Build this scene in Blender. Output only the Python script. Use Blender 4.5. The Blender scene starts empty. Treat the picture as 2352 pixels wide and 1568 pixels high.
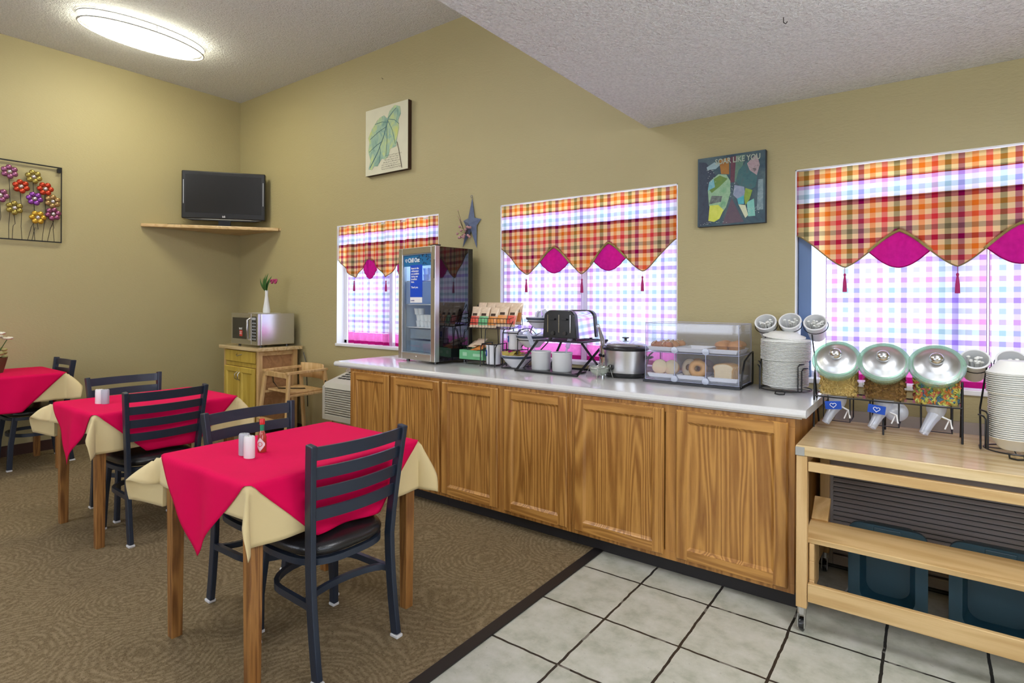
import bpy, bmesh, math, random
from mathutils import Vector, Matrix, Euler
PI = math.pi
SC = bpy.context.scene
COL = SC.collection
random.seed(7)

# ---------------------------------------------------------------- materials
def node_mat(name):
    m = bpy.data.materials.new(name); m.use_nodes = True
    nt = m.node_tree; nt.nodes.clear()
    out = nt.nodes.new('ShaderNodeOutputMaterial')
    return m, nt, out
def nd(nt, typ, **kw):
    n = nt.nodes.new('ShaderNode' + typ)
    for k, v in kw.items():
        if k.startswith('i_'):
            n.inputs[k[2:].replace('_', ' ')].default_value = v
        else:
            setattr(n, k, v)
    return n
def rgba(c): return (c[0], c[1], c[2], 1.0)
def math_node(nt, op, a, b=None, c=None, clamp=False):
    n = nt.nodes.new('ShaderNodeMath'); n.operation = op; n.use_clamp = clamp
    for i, v in enumerate((a, b, c)):
        if v is None: continue
        if isinstance(v, (int, float)): n.inputs[i].default_value = v
        else: nt.links.new(v, n.inputs[i])
    return n.outputs[0]
def mixc(nt, fac, a, b, blend='MIX'):
    n = nt.nodes.new('ShaderNodeMix'); n.data_type = 'RGBA'; n.blend_type = blend
    for sock, v in ((n.inputs[0], fac), (n.inputs[6], a), (n.inputs[7], b)):
        if isinstance(v, (int, float)): sock.default_value = v
        elif isinstance(v, tuple): sock.default_value = rgba(v)
        else: nt.links.new(v, sock)
    return n.outputs[2]
def coords(nt, scale=(1, 1, 1), which='Object'):
    tc = nt.nodes.new('ShaderNodeTexCoord'); mp = nt.nodes.new('ShaderNodeMapping')
    mp.inputs['Scale'].default_value = scale
    nt.links.new(tc.outputs[which], mp.inputs[0]); return mp.outputs[0]
def noise(nt, vec, scale, detail=3, rough=.5, dist=0):
    n = nd(nt, 'TexNoise', i_Scale=scale, i_Detail=detail, i_Roughness=rough, i_Distortion=dist)
    nt.links.new(vec, n.inputs['Vector']); return n.outputs['Fac']
def ramp(nt, fac, stops):
    r = nt.nodes.new('ShaderNodeValToRGB'); e = r.color_ramp.elements
    while len(e) < len(stops): e.new(.5)
    for i, (p, c) in enumerate(stops): e[i].position = p; e[i].color = rgba(c)
    nt.links.new(fac, r.inputs[0]); return r.outputs[0]
def bump(nt, h, strength, dist=.01):
    b = nd(nt, 'Bump', i_Strength=strength, i_Distance=dist); nt.links.new(h, b.inputs['Height']); return b.outputs[0]

def mat(name, col, rough=.5, metal=0., var=0., vscale=8., bmp=0., bscale=60., bdist=.004, coat=0., spec=.5, emit=None, es=0., sheen=0.,
        stretch=(1, 1, 1), sss=0.):
    m, nt, out = node_mat(name)
    p = nd(nt, 'BsdfPrincipled'); nt.links.new(p.outputs[0], out.inputs[0])
    p.inputs['Base Color'].default_value = rgba(col); p.inputs['Roughness'].default_value = rough
    p.inputs['Metallic'].default_value = metal; p.inputs['Coat Weight'].default_value = coat
    p.inputs['Specular IOR Level'].default_value = spec; p.inputs['Sheen Weight'].default_value = sheen
    v = coords(nt, stretch)
    if var:
        f = noise(nt, v, vscale, 4, .6)
        c = mixc(nt, f, tuple(max(0, x * (1 - var)) for x in col), tuple(min(1, x * (1 + var)) for x in col))
        nt.links.new(c, p.inputs['Base Color'])
    if bmp:
        nt.links.new(bump(nt, noise(nt, v, bscale, 3, .6), bmp, bdist), p.inputs['Normal'])
    if emit: p.inputs['Emission Color'].default_value = rgba(emit); p.inputs['Emission Strength'].default_value = es
    return m

def wood(name, dark, light, axis='Z', scale=1., rough=.4, coat=.15, rings=9.):
    """grain running along the given object axis"""
    m, nt, out = node_mat(name)
    p = nd(nt, 'BsdfPrincipled', i_Roughness=rough); nt.links.new(p.outputs[0], out.inputs[0])
    p.inputs['Coat Weight'].default_value = coat; p.inputs['Coat Roughness'].default_value = .25
    st = {'X': (.10, 1.6, 1.6), 'Y': (1.6, .10, 1.6), 'Z': (1.6, 1.6, .10)}[axis]
    st = tuple(s * scale for s in st)
    v = coords(nt, st)
    big = noise(nt, v, 5., 2, .5, .6)
    wv = math_node(nt, 'SINE', math_node(nt, 'MULTIPLY', big, rings * 6.0))
    wv = math_node(nt, 'MULTIPLY_ADD', wv, .5, .5)
    fv = coords(nt, tuple(s * (1 if s < .5 * scale else 1) for s in st))
    fine = noise(nt, fv, 120., 3, .7)
    f = math_node(nt, 'ADD', math_node(nt, 'MULTIPLY', wv, .55), math_node(nt, 'MULTIPLY', fine, .55))
    c = ramp(nt, f, [(.15, dark), (.55, tuple((a + b) / 2 for a, b in zip(dark, light))), (.9, light)])
    nt.links.new(c, p.inputs['Base Color'])
    nt.links.new(bump(nt, fine, .15, .002), p.inputs['Normal'])
    return m

def clear(name, tint=(.95, .97, 1), gloss=.12, rough=.02, body=0., bodycol=(.8, .85, 1)):
    m, nt, out = node_mat(name)
    t = nd(nt, 'BsdfTransparent', i_Color=rgba(tint)); g = nd(nt, 'BsdfGlossy', i_Roughness=rough)
    g.inputs['Color'].default_value = (1, 1, 1, 1)
    ge = nt.nodes.new('ShaderNodeNewGeometry'); vm = nt.nodes.new('ShaderNodeVectorMath'); vm.operation = 'DOT_PRODUCT'
    nt.links.new(ge.outputs['Incoming'], vm.inputs[0]); nt.links.new(ge.outputs['Normal'], vm.inputs[1])
    ct = math_node(nt, 'SUBTRACT', 1., math_node(nt, 'ABSOLUTE', vm.outputs['Value']), clamp=True)
    fac = math_node(nt, 'MULTIPLY_ADD', math_node(nt, 'POWER', ct, 5.), .9, .035 + gloss, clamp=True)
    mx = nd(nt, 'MixShader'); nt.links.new(fac, mx.inputs[0]); nt.links.new(t.outputs[0], mx.inputs[1]); nt.links.new(g.outputs[0], mx.inputs[2])
    last = mx
    if body:
        d = nd(nt, 'BsdfDiffuse'); d.inputs['Color'].default_value = rgba(bodycol)
        m2 = nd(nt, 'MixShader', i_Fac=body); nt.links.new(mx.outputs[0], m2.inputs[1]); nt.links.new(d.outputs[0], m2.inputs[2]); last = m2
    nt.links.new(last.outputs[0], out.inputs[0])
    return m

def plaid(name, stripes, base, pitch, hs, hbase, trans, transmix, diffmul=1., weave=.0, phx=0., phz=0.):
    """woven check: vertical stripe colours * horizontal stripe colours, translucent cloth"""
    m, nt, out = node_mat(name)
    v = coords(nt)
    sp = nd(nt, 'SeparateXYZ'); nt.links.new(v, sp.inputs[0])
    def bands(sock, cols, bs, ph):
        n = len(cols)
        t = math_node(nt, 'FRACT', math_node(nt, 'DIVIDE', math_node(nt, 'ADD', sock, ph + 50 * pitch * n), pitch * n))
        r = nt.nodes.new('ShaderNodeValToRGB'); r.color_ramp.interpolation = 'CONSTANT'; e = r.color_ramp.elements
        st = []
        for i, c in enumerate(cols): st.append((i / n, c)); st.append(((i + .47) / n, bs))
        while len(e) < len(st): e.new(.5)
        for i, (p, c) in enumerate(st): e[i].position = p; e[i].color = rgba(c)
        nt.links.new(t, r.inputs[0]); return r.outputs[0]
    a = bands(sp.outputs[0], stripes, base, phx); b = bands(sp.outputs[2], hs, hbase, phz)
    c = mixc(nt, .5, a, b); cm = mixc(nt, 1., a, b, 'MULTIPLY'); c = mixc(nt, .55, c, cm)
    wv = noise(nt, coords(nt, (300, 300, 900)), 1., 2)
    c = mixc(nt, weave, c, wv, 'OVERLAY') if weave else c
    d = nd(nt, 'BsdfDiffuse'); nt.links.new(c, d.inputs['Color'])
    tr = nd(nt, 'BsdfTranslucent')
    tc_ = mixc(nt, trans, c, (1., 1., 1.)); nt.links.new(tc_, tr.inputs['Color'])
    mx = nd(nt, 'MixShader', i_Fac=transmix); nt.links.new(d.outputs[0], mx.inputs[1]); nt.links.new(tr.outputs[0], mx.inputs[2])
    nt.links.new(mx.outputs[0], out.inputs[0]); return m

def sheer(name, col, transmix=.6, tcol=None):
    m, nt, out = node_mat(name)
    f = noise(nt, coords(nt, (1, 1, 1)), 40., 3)
    c = mixc(nt, f, tuple(x * .75 for x in col), tuple(min(1, x * 1.2) for x in col))
    d = nd(nt, 'BsdfDiffuse'); nt.links.new(c, d.inputs['Color']); tr = nd(nt, 'BsdfTranslucent')
    if tcol: tr.inputs['Color'].default_value = rgba(tcol)
    else: nt.links.new(c, tr.inputs['Color'])
    mx = nd(nt, 'MixShader', i_Fac=transmix); nt.links.new(d.outputs[0], mx.inputs[1]); nt.links.new(tr.outputs[0], mx.inputs[2])
    nt.links.new(mx.outputs[0], out.inputs[0]); return m

# ---------------------------------------------------------------- mesh builder
class B:
    def __init__(s, off=(0, 0, 0)):
        s.v = []; s.f = []; s.off = Vector(off)
    def add(s, vs, fs, M=None):
        n = len(s.v)
        for p in vs:
            p = Vector(p)
            if M is not None: p = M @ p
            s.v.append(p)
        s.f += [tuple(i + n for i in f) for f in fs]; return s
    def box(s, x0, x1, y0, y1, z0, z1, M=None):
        return s.add([(x0, y0, z0), (x1, y0, z0), (x1, y1, z0), (x0, y1, z0), (x0, y0, z1), (x1, y0, z1), (x1, y1, z1), (x0, y1, z1)],
                     [(0, 3, 2, 1), (4, 5, 6, 7), (0, 1, 5, 4), (1, 2, 6, 5), (2, 3, 7, 6), (3, 0, 4, 7)], M)
    def bar(s, a, b, w, h, up=(0, 0, 1)):
        a, b = Vector(a), Vector(b); z = (b - a); L = z.length; z.normalize()
        u = Vector(up)
        if abs(z.dot(u)) > .98: u = Vector((0, 1, 0))
        x = u.cross(z).normalized(); y = z.cross(x)
        M = Matrix(((x.x, y.x, z.x, a.x), (x.y, y.y, z.y, a.y), (x.z, y.z, z.z, a.z), (0, 0, 0, 1)))
        return s.box(-w / 2, w / 2, -h / 2, h / 2, 0, L, M)
    def tube(s, path, r, n=6, closed=False, caps=True, rect=None):
        P = [Vector(p) for p in path]; N = len(P); base = len(s.v)
        tans = []
        for i in range(N):
            a = P[(i - 1) % N] if (closed or i > 0) else P[i]; b = P[(i + 1) % N] if (closed or i < N - 1) else P[i]
            t = (b - a)
            tans.append(t.normalized() if t.length > 1e-9 else Vector((0, 0, 1)))
        u = Vector((0, 0, 1)) if abs(tans[0].z) < .9 else Vector((0, 1, 0))
        x = u.cross(tans[0]).normalized()
        for i in range(N):
            x = (x - tans[i] * x.dot(tans[i]))
            x = x.normalized() if x.length > 1e-6 else Vector((1, 0, 0))
            y = tans[i].cross(x)
            rr = r[i] if isinstance(r, (list, tuple)) else r
            for k in range(n):
                if rect:
                    cx, cy = ((-1, -1), (1, -1), (1, 1), (-1, 1))[k]
                    s.v.append(P[i] + x * cx * rect[0] / 2 + y * cy * rect[1] / 2)
                else:
                    a = 2 * PI * k / n; s.v.append(P[i] + (x * math.cos(a) + y * math.sin(a)) * rr)
        for i in range(N if closed else N - 1):
            j = (i + 1) % N
            for k in range(n):
                l = (k + 1) % n
                s.f.append((base + i * n + k, base + i * n + l, base + j * n + l, base + j * n + k))
        if caps and not closed:
            s.f.append(tuple(base + k for k in reversed(range(n)))); s.f.append(tuple(base + (N - 1) * n + k for k in range(n)))
        return s
    def rtube(s, path, w, h, closed=False):
        return s.tube(path, 0, 4, closed, True, (w, h))
    def lathe(s, prof, n=24, M=None, sx=1, sy=1, caps=True):
        base = len(s.v)
        for r, z in prof:
            for k in range(n):
                a = 2 * PI * k / n; p = Vector((r * math.cos(a) * sx, r * math.sin(a) * sy, z))
                s.v.append(M @ p if M is not None else p)
        for i in range(len(prof) - 1):
            for k in range(n):
                l = (k + 1) % n
                s.f.append((base + i * n + k, base + i * n + l, base + (i + 1) * n + l, base + (i + 1) * n + k))
        if caps:
            if prof[0][0] > 1e-6: s.f.append(tuple(base + k for k in reversed(range(n))))
            if prof[-1][0] > 1e-6: s.f.append(tuple(base + (len(prof) - 1) * n + k for k in range(n)))
        return s
    def ball(s, c, r, n=12, m=8, M=None):
        r = (r, r, r) if isinstance(r, (int, float)) else r
        T = Matrix.Translation(c) @ Matrix.Diagonal((r[0], r[1], r[2], 1))
        if M is not None: T = M @ T
        return s.lathe([(math.sin(PI * i / m) if 0 < i < m else 1e-7, -math.cos(PI * i / m)) for i in range(m + 1)], n, T, caps=False)
    def torus(s, c, R, r, n=8, m=5, M=None, closed=True):
        T = Matrix.Translation(c)
        if M is not None: T = T @ M
        base = len(s.v)
        for i in range(n):
            a = 2 * PI * i / n
            for k in range(m):
                b = 2 * PI * k / m
                s.v.append(T @ Vector(((R + r * math.cos(b)) * math.cos(a), (R + r * math.cos(b)) * math.sin(a), r * math.sin(b))))
        for i in range(n):
            for k in range(m):
                s.f.append((base + i * m + k, base + ((i + 1) % n) * m + k, base + ((i + 1) % n) * m + (k + 1) % m, base + i * m + (k + 1) % m))
        return s
    def prism(s, poly, y0, y1, M=None):
        """poly in x,z extruded along y"""
        n = len(poly)
        vs = [(p[0], y0, p[1]) for p in poly] + [(p[0], y1, p[1]) for p in poly]
        fs = [tuple(range(n)), tuple(reversed(range(n, 2 * n)))] + [(i, i + n, (i + 1) % n + n, (i + 1) % n) for i in range(n)]
        return s.add(vs, fs, M)
    def grid(s, fn, nu, nv):
        base = len(s.v)
        for i in range(nu + 1):
            for j in range(nv + 1): s.v.append(Vector(fn(i / nu, j / nv)))
        for i in range(nu):
            for j in range(nv):
                a = base + i * (nv + 1) + j; s.f.append((a, a + nv + 1, a + nv + 2, a + 1))
        return s
    def rbox(s, sx, sy, z0, z1, rad, n=5, M=None, taper=0.):
        """rounded rectangle prism standing on z0; taper shrinks the top"""
        def ring(hx, hy, r, z):
            o = []
            for (qx, qy, a0) in ((1, 1, 0), (-1, 1, PI / 2), (-1, -1, PI), (1, -1, 3 * PI / 2)):
                for k in range(n + 1):
                    a = a0 + (PI / 2) * k / n
                    o.append((qx * (hx - r) + r * math.cos(a), qy * (hy - r) + r * math.sin(a), z))
            return o
        a = ring(sx / 2, sy / 2, rad, z0); b = ring(sx / 2 - taper, sy / 2 - taper, rad, z1); N = len(a)
        return s.add(a + b, [tuple(reversed(range(N))), tuple(range(N, 2 * N))] + [(i, (i + 1) % N, (i + 1) % N + N, i + N) for i in range(N)], M)

def prop(o, label=None, cat=None, group=None, kind=None):
    if label: o['label'] = label
    if cat: o['category'] = cat
    if group: o['group'] = group
    if kind: o['kind'] = kind
    return o
def obj(name, b, m, parent=None, smooth=None, bev=0., solid=0., sub=0, loc=None, rot=None):
    me = bpy.data.meshes.new(name)
    me.from_pydata([tuple(v - b.off) for v in b.v], [], b.f); me.materials.append(m)
    bm = bmesh.new(); bm.from_mesh(me); bmesh.ops.recalc_face_normals(bm, faces=bm.faces[:]); bm.to_mesh(me); bm.free()
    if smooth:
        for p in me.polygons: p.use_smooth = True
        me.set_sharp_from_angle(angle=math.radians(smooth))
    me.update()
    o = bpy.data.objects.new(name, me); COL.objects.link(o)
    if parent is not None: o.parent = parent
    if loc is not None: o.location = loc
    if rot is not None: o.rotation_euler = rot
    if bev:
        md = o.modifiers.new('bevel', 'BEVEL'); md.width = bev; md.segments = 2; md.limit_method = 'ANGLE'; md.angle_limit = math.radians(50)
    if solid:
        md = o.modifiers.new('solid', 'SOLIDIFY'); md.thickness = solid; md.offset = 0
    if sub:
        md = o.modifiers.new('sub', 'SUBSURF'); md.levels = sub; md.render_levels = sub
    return o
def thing(name, label, cat, loc=(0, 0, 0), rotz=0., group=None):
    o = bpy.data.objects.new(name, None); COL.objects.link(o); o.location = loc; o.rotation_euler = (0, 0, rotz)
    o.empty_display_size = .1
    return prop(o, label, cat, group)
def dup(root, loc, rotz, label, group=None):
    def cp(o, parent):
        c = o.copy(); COL.objects.link(c)
        if parent is not None: c.parent = parent
        for ch in list(o.children): cp(ch, c)
        return c
    r = cp(root, None); r.location = loc; r.rotation_euler = (0, 0, rotz); r['label'] = label
    if group: r['group'] = group
    return r
def text(name, s, size, m, parent, loc, rot, align='LEFT', ext=.0006, sx=1., bold=0.):
    cu = bpy.data.curves.new(name, 'FONT'); cu.body = s; cu.size = size; cu.extrude = ext; cu.align_x = align; cu.resolution_u = 3
    cu.offset = bold
    t = bpy.data.objects.new(name, cu); COL.objects.link(t); bpy.context.view_layer.update()
    me = bpy.data.meshes.new_from_object(t); bpy.data.objects.remove(t)
    me.materials.clear(); me.materials.append(m)
    o = bpy.data.objects.new(name, me); COL.objects.link(o); o.parent = parent; o.location = loc; o.rotation_euler = rot; o.scale = (sx, 1, 1)
    return o
def disc_axis(c, axis):
    """matrix placing local +z along axis at point c"""
    z = Vector(axis).normalized(); u = Vector((0, 0, 1)) if abs(z.z) < .95 else Vector((0, 1, 0))
    x = u.cross(z).normalized(); y = z.cross(x)
    return Matrix(((x.x, y.x, z.x, c[0]), (x.y, y.y, z.y, c[1]), (x.z, y.z, z.z, c[2]), (0, 0, 0, 1)))
HEART = [(0.5 * 16 * math.sin(t) ** 3 / 16, 0.5 * (13 * math.cos(t) - 5 * math.cos(2 * t) - 2 * math.cos(3 * t) - math.cos(4 * t)) / 16) for t in [2 * PI * k / 28 for k in range(28)]]
# ---------------------------------------------------------------- material library
def wall_mat():
    m, nt, out = node_mat('wall_paint'); p = nd(nt, 'BsdfPrincipled', i_Roughness=.55); nt.links.new(p.outputs[0], out.inputs[0])
    v = coords(nt)
    f = noise(nt, v, .7, 2); c = mixc(nt, f, (.40, .34, .172), (.445, .38, .20)); nt.links.new(c, p.inputs['Base Color'])
    h = noise(nt, coords(nt, (1, 1, 2.6)), 45., 4, .6)
    nt.links.new(bump(nt, h, .5, .004), p.inputs['Normal']); return m
def ceil_mat():
    m, nt, out = node_mat('popcorn_ceiling'); p = nd(nt, 'BsdfPrincipled', i_Roughness=.9); nt.links.new(p.outputs[0], out.inputs[0])
    v = coords(nt); f = noise(nt, v, 70., 3, .7)
    f2 = noise(nt, v, 28., 2, .5)
    hh = math_node(nt, 'ADD', f, math_node(nt, 'MULTIPLY', f2, .8))
    c = ramp(nt, f, [(.3, (.72, .73, .75)), (.6, (.90, .91, .93))]); nt.links.new(c, p.inputs['Base Color'])
    nt.links.new(bump(nt, hh, 1., .018), p.inputs['Normal']); return m
def carpet_mat():
    m, nt, out = node_mat('swirl_carpet'); p = nd(nt, 'BsdfPrincipled', i_Roughness=.95); nt.links.new(p.outputs[0], out.inputs[0])
    p.inputs['Specular IOR Level'].default_value = .1
    v = coords(nt)
    w = nd(nt, 'TexVoronoi', i_Scale=1.9, i_Randomness=.8); nt.links.new(v, w.inputs['Vector'])
    n1 = noise(nt, v, 2.2, 2)
    ph = math_node(nt, 'ADD', math_node(nt, 'MULTIPLY', w.outputs['Distance'], 150.), math_node(nt, 'MULTIPLY', n1, 55.))
    rings = math_node(nt, 'MULTIPLY_ADD', math_node(nt, 'SINE', ph), .5, .5)
    fine = noise(nt, v, 110., 3, .85); mid = noise(nt, v, 14., 3)
    f = math_node(nt, 'ADD', math_node(nt, 'MULTIPLY', math_node(nt, 'MULTIPLY', rings, math_node(nt, 'GREATER_THAN', noise(nt, v, 38., 3, .7), .47)), .22), math_node(nt, 'MULTIPLY', fine, .80))
    c = ramp(nt, f, [(.2, (.095, .066, .033)), (.44, (.195, .145, .08)), (.75, (.29, .225, .135))])
    nt.links.new(c, p.inputs['Base Color']); nt.links.new(bump(nt, fine, .8, .006), p.inputs['Normal']); return m
def tile_mat():
    m, nt, out = node_mat('vinyl_tile'); p = nd(nt, 'BsdfPrincipled', i_Roughness=.35); nt.links.new(p.outputs[0], out.inputs[0])
    v = coords(nt); sp = nd(nt, 'SeparateXYZ'); nt.links.new(v, sp.inputs[0])
    wob = math_node(nt, 'MULTIPLY', math_node(nt, 'SUBTRACT', noise(nt, v, 14., 3), .5), .012)
    def g(s, o, per):
        t = math_node(nt, 'FRACT', math_node(nt, 'DIVIDE', math_node(nt, 'ADD', math_node(nt, 'ADD', s, 20 * per - o), wob), per))
        a = math_node(nt, 'ABSOLUTE', math_node(nt, 'SUBTRACT', t, .5))
        return math_node(nt, 'GREATER_THAN', a, .5 - .0055 / per)
    gm = math_node(nt, 'MAXIMUM', g(sp.outputs[0], -1.145, .3345), g(sp.outputs[1], 2.642, .39))
    a = noise(nt, v, 9., 5, .65); b = noise(nt, v, 45., 4, .7)
    c = ramp(nt, a, [(.3, (.33, .34, .27)), (.5, (.47, .475, .405)), (.7, (.56, .555, .50))])
    c = mixc(nt, math_node(nt, 'MULTIPLY', math_node(nt, 'GREATER_THAN', b, .66), .45), c, (.25, .24, .20))
    gw = noise(nt, v, 6., 3); gc = mixc(nt, math_node(nt, 'GREATER_THAN', gw, .62), (.025, .022, .018), (.16, .15, .13))
    c = mixc(nt, gm, c, gc); nt.links.new(c, p.inputs['Base Color'])
    hh = math_node(nt, 'SUBTRACT', math_node(nt, 'MULTIPLY', a, .15), gm)
    nt.links.new(bump(nt, hh, .5, .002), p.inputs['Normal']); return m
MW = wall_mat(); MCE = ceil_mat(); MCA = carpet_mat(); MT = tile_mat()
OAK = wood('oak_upright_grain', (.25, .10, .018), (.52, .255, .062), 'Z', 1.0, .38, .2)
OAKX = wood('oak_flat_grain', (.28, .115, .02), (.54, .275, .068), 'X', 1.0, .38, .2)
OAKP = wood('oak_panel_grain', (.24, .092, .015), (.55, .28, .068), 'Z', .8, .38, .2, 15.)
LEGW = wood('table_leg_wood', (.14, .05, .012), (.36, .165, .045), 'Z', 1.6, .4, .2)
PINE = wood('pine_wood', (.50, .30, .11), (.68, .46, .22), 'Z', 1.0, .4, .15, 5.)
PINEX = wood('pine_wood_flat', (.50, .31, .12), (.66, .46, .22), 'X', 1.0, .35, .25, 5.)
PINEP = wood('pine_side_panel', (.34, .17, .07), (.46, .25, .11), 'X', 1.0, .5, .05, 5.)
BUTCH = wood('butcher_block', (.52, .36, .16), (.72, .56, .32), 'X', 1.2, .14, .5, 5.)
DKW = wood('dark_brown_wood', (.02, .01, .006), (.07, .035, .02), 'Z', 1., .4, .2)
COUNTER = mat('speckled_countertop', (.70, .70, .70), .16, var=.05, vscale=90., coat=.3)
NAVY = mat('navy_black_metal', (.022, .032, .055), .38, .2, var=.15, coat=.15)
VINYL = mat('black_vinyl', (.012, .012, .014), .28, bmp=.2, bscale=200., coat=.2)
GLIDE = mat('white_glide', (.7, .7, .72), .4)
RED = mat('red_tablecloth', (.68, .0, .075), .8, var=.06, vscale=5., bmp=.15, bscale=400., bdist=.001, spec=.15)
BEIGE = mat('beige_tablecloth', (.66, .53, .28), .8, var=.06, vscale=5., bmp=.15, bscale=400., bdist=.001, sheen=.1)
WHITE = mat('white_vinyl_frame', (.82, .83, .86), .4)
WPLA = mat('white_plastic', (.78, .79, .80), .3)
FOAM = mat('foam_white', (.82, .83, .80), .5, bmp=.1, bscale=300.)
BOWLW = mat('white_ceramic', (.80, .81, .86), .15, coat=.4)
GREYP = mat('grey_plastic', (.42, .44, .50), .4)
BLACKP = mat('black_plastic', (.012, .012, .014), .25, coat=.3)
BLKM = mat('black_wire', (.012, .012, .014), .35, .3)
SCREEN = mat('dark_screen', (.018, .018, .019), .18)
STEEL = mat('brushed_steel', (.62, .62, .63), .3, 1., var=.06, vscale=30., stretch=(1, 1, 12))
MWST = mat('polished_steel', (.66, .66, .68), .2, 1.)
CHROME = mat('chrome', (.75, .75, .78), .1, 1.)
ALU = mat('spun_aluminium', (.66, .68, .70), .34, 1., var=.1, vscale=20.)
GRIM = clear('green_tinted_glass', (.62, .85, .72), .25, .08, .35, (.35, .62, .47))
GLASS = clear('clear_glass', (.97, .985, .985), .0)
PANE = clear('window_pane', (.98, .985, 1.), .0)
ACRY = clear('clear_acrylic', (.975, .98, 1.), .0, .03, .035, (.75, .78, 1.))
FROST = clear('frosted_plastic', (.85, .88, .97), .06, .2, .35, (.8, .85, .95))
DRAWP = clear('clear_drawer', (.80, .88, .95), .08, .1, .2, (.6, .75, .9))
FRIN = mat('fridge_liner', (.62, .74, .86), .4, emit=(.55, .78, 1.), es=0.)
BLUE = mat('blue_card', (.003, .06, .42), .35)
TEAL = mat('blue_banner', (.01, .16, .38), .3)
WTXT = mat('white_print', (.9, .9, .92), .4)
BLIND = mat('bright_lamp', (1, 1, 1), .5, emit=(1, .97, .74), es=24.)
BLIND2 = mat('white_diffuser_lamp', (1, 1, 1), .5, emit=(.97, .98, 1.), es=21.)
LAMPR = mat('lamp_ring', (.5, .5, .5), .4)
PTACM = mat('cream_plastic', (.55, .53, .46), .45)
PTACD = mat('vent_dark', (.03, .028, .025), .7)
PTAC2 = mat('taupe_plastic', (.44, .40, .40), .5)
BASEB = mat('brown_vinyl_base', (.05, .02, .015), .5)
STRIP = mat('dark_rubber_strip', (.012, .010, .010), .5)
TOEK = mat('black_toe_kick', (.02, .018, .02), .6)
TOTE = mat('blue_green_tote', (.012, .055, .088), .35, coat=.1)
MAROON = mat('maroon_cord', (.25, .02, .08), .8)
TASSEL = sheer('tassel_thread', (.55, .06, .22), .3)
STARM = mat('slate_blue_tin', (.10, .13, .22), .5, var=.3, vscale=40.)
GREENBOX = mat('green_card', (.14, .42, .20), .5, var=.15, vscale=30.)
CREAMF = mat('cream_wrapper', (.86, .62, .44), .35, var=.3, vscale=60., coat=.3)
REDF = mat('red_wrapper', (.75, .10, .06), .35, var=.3, vscale=60., coat=.3)
GRNF = mat('green_wrapper', (.16, .50, .22), .35, var=.3, vscale=60., coat=.3)
ORGF = mat('orange_wrapper', (.78, .30, .07), .35, var=.3, vscale=60., coat=.3)
TEAF = mat('yellow_tea_wrapper', (.55, .42, .08), .4, var=.5, vscale=60.)
DARKRIM = mat('dark_glaze_band', (.05, .07, .12), .2, coat=.4)
VPL = ((.30, .005, .10), (.80, .24, .015), (.72, .045, .06), (.20, .17, .04))
LAYERED = plaid('layered_plaid_shaded', VPL, (.82, .62, .32), .052, ((.34, .01, .08), (.35, .30, .20), (.75, .12, .10), (.80, .30, .05)), (.88, .72, .42), .0, .62)  # same cloth doubled: its darker backlit tone is painted in
SHEERLIT = plaid('sheer_plaid_backlit', ((.40, .28, .70), (.66, .58, .70), (.70, .34, .54), (.42, .54, .60)), (.86, .85, .93), .052,
               ((.44, .30, .76), (.44, .58, .62), (.74, .42, .70), (.56, .60, .70)), (.92, .92, .96), .0, .56)  # same cloth in one layer: window overexposure painted as pale lilac
MAGENTA = sheer('magenta_lining', (.55, .015, .20), .55)
HEMP = sheer('pink_hem_band', (.72, .16, .45), .60)
HEMD = sheer('maroon_hem_edge', (.38, .01, .14), .4)
BIND = mat('olive_binding', (.20, .14, .05), .8)
GRN = mat('leaf_green', (.03, .12, .02), .5, var=.3)
PNKFL = mat('magenta_petal', (.35, .03, .12), .6, var=.3)
CRMFL = mat('cream_petal', (.80, .78, .66), .6)
BASKET = mat('wicker', (.12, .06, .025), .7, bmp=.8, bscale=80.)
CORD = mat('grey_cord', (.5, .5, .52), .5)

# ---------------------------------------------------------------- room shell
YW = 3.5; XL = -6.58; ZH = 3.73; ZL = 2.525; XR = 2.1; YR = -2.6; XE = -1.476
WINS = [(-4.735, -3.35, .966, 2.137), (-2.69, -1.28, .966, 2.143), (-.607, .83, .966, 2.137)]
b = B()
xs = [XL] + [v for w in WINS for v in w[:2]] + [XR + .0]
T = .22
for i in range(0, len(xs), 2): b.box(xs[i], xs[i + 1], YW, YW + T, 0, ZH + .05)
for (x0, x1, z0, z1) in WINS:
    b.box(x0, x1, YW, YW + T, 0, z0); b.box(x0, x1, YW, YW + T, z1, ZH + .05)
prop(obj('wall_back', b, MW), kind='structure')
prop(obj('wall_left', B().box(XL - .12, XL, YR, YW + T, 0, ZH + .05), MW), kind='structure')
def wall_with_hole(name, a0, a1, b0, b1, h0, h1, mk):
    b = B()
    for (p, q, z0, z1) in ((a0, b0, 0, ZH + .05), (b1, a1, 0, ZH + .05), (b0, b1, 0, h0), (b0, b1, h1, ZH + .05)): mk(b, p, q, z0, z1)
    prop(obj(name, b, MW), kind='structure')
wall_with_hole('wall_right', YR, YW + T, -1.9, 1.3, .85, 2.25, lambda b, p, q, z0, z1: b.box(XR, XR + .12, p, q, z0, z1))
wall_with_hole('wall_front', XL - .12, XR + .12, -5.2, -1.0, .85, 2.3, lambda b, p, q, z0, z1: b.box(p, q, YR - .12, YR, z0, z1))
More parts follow.
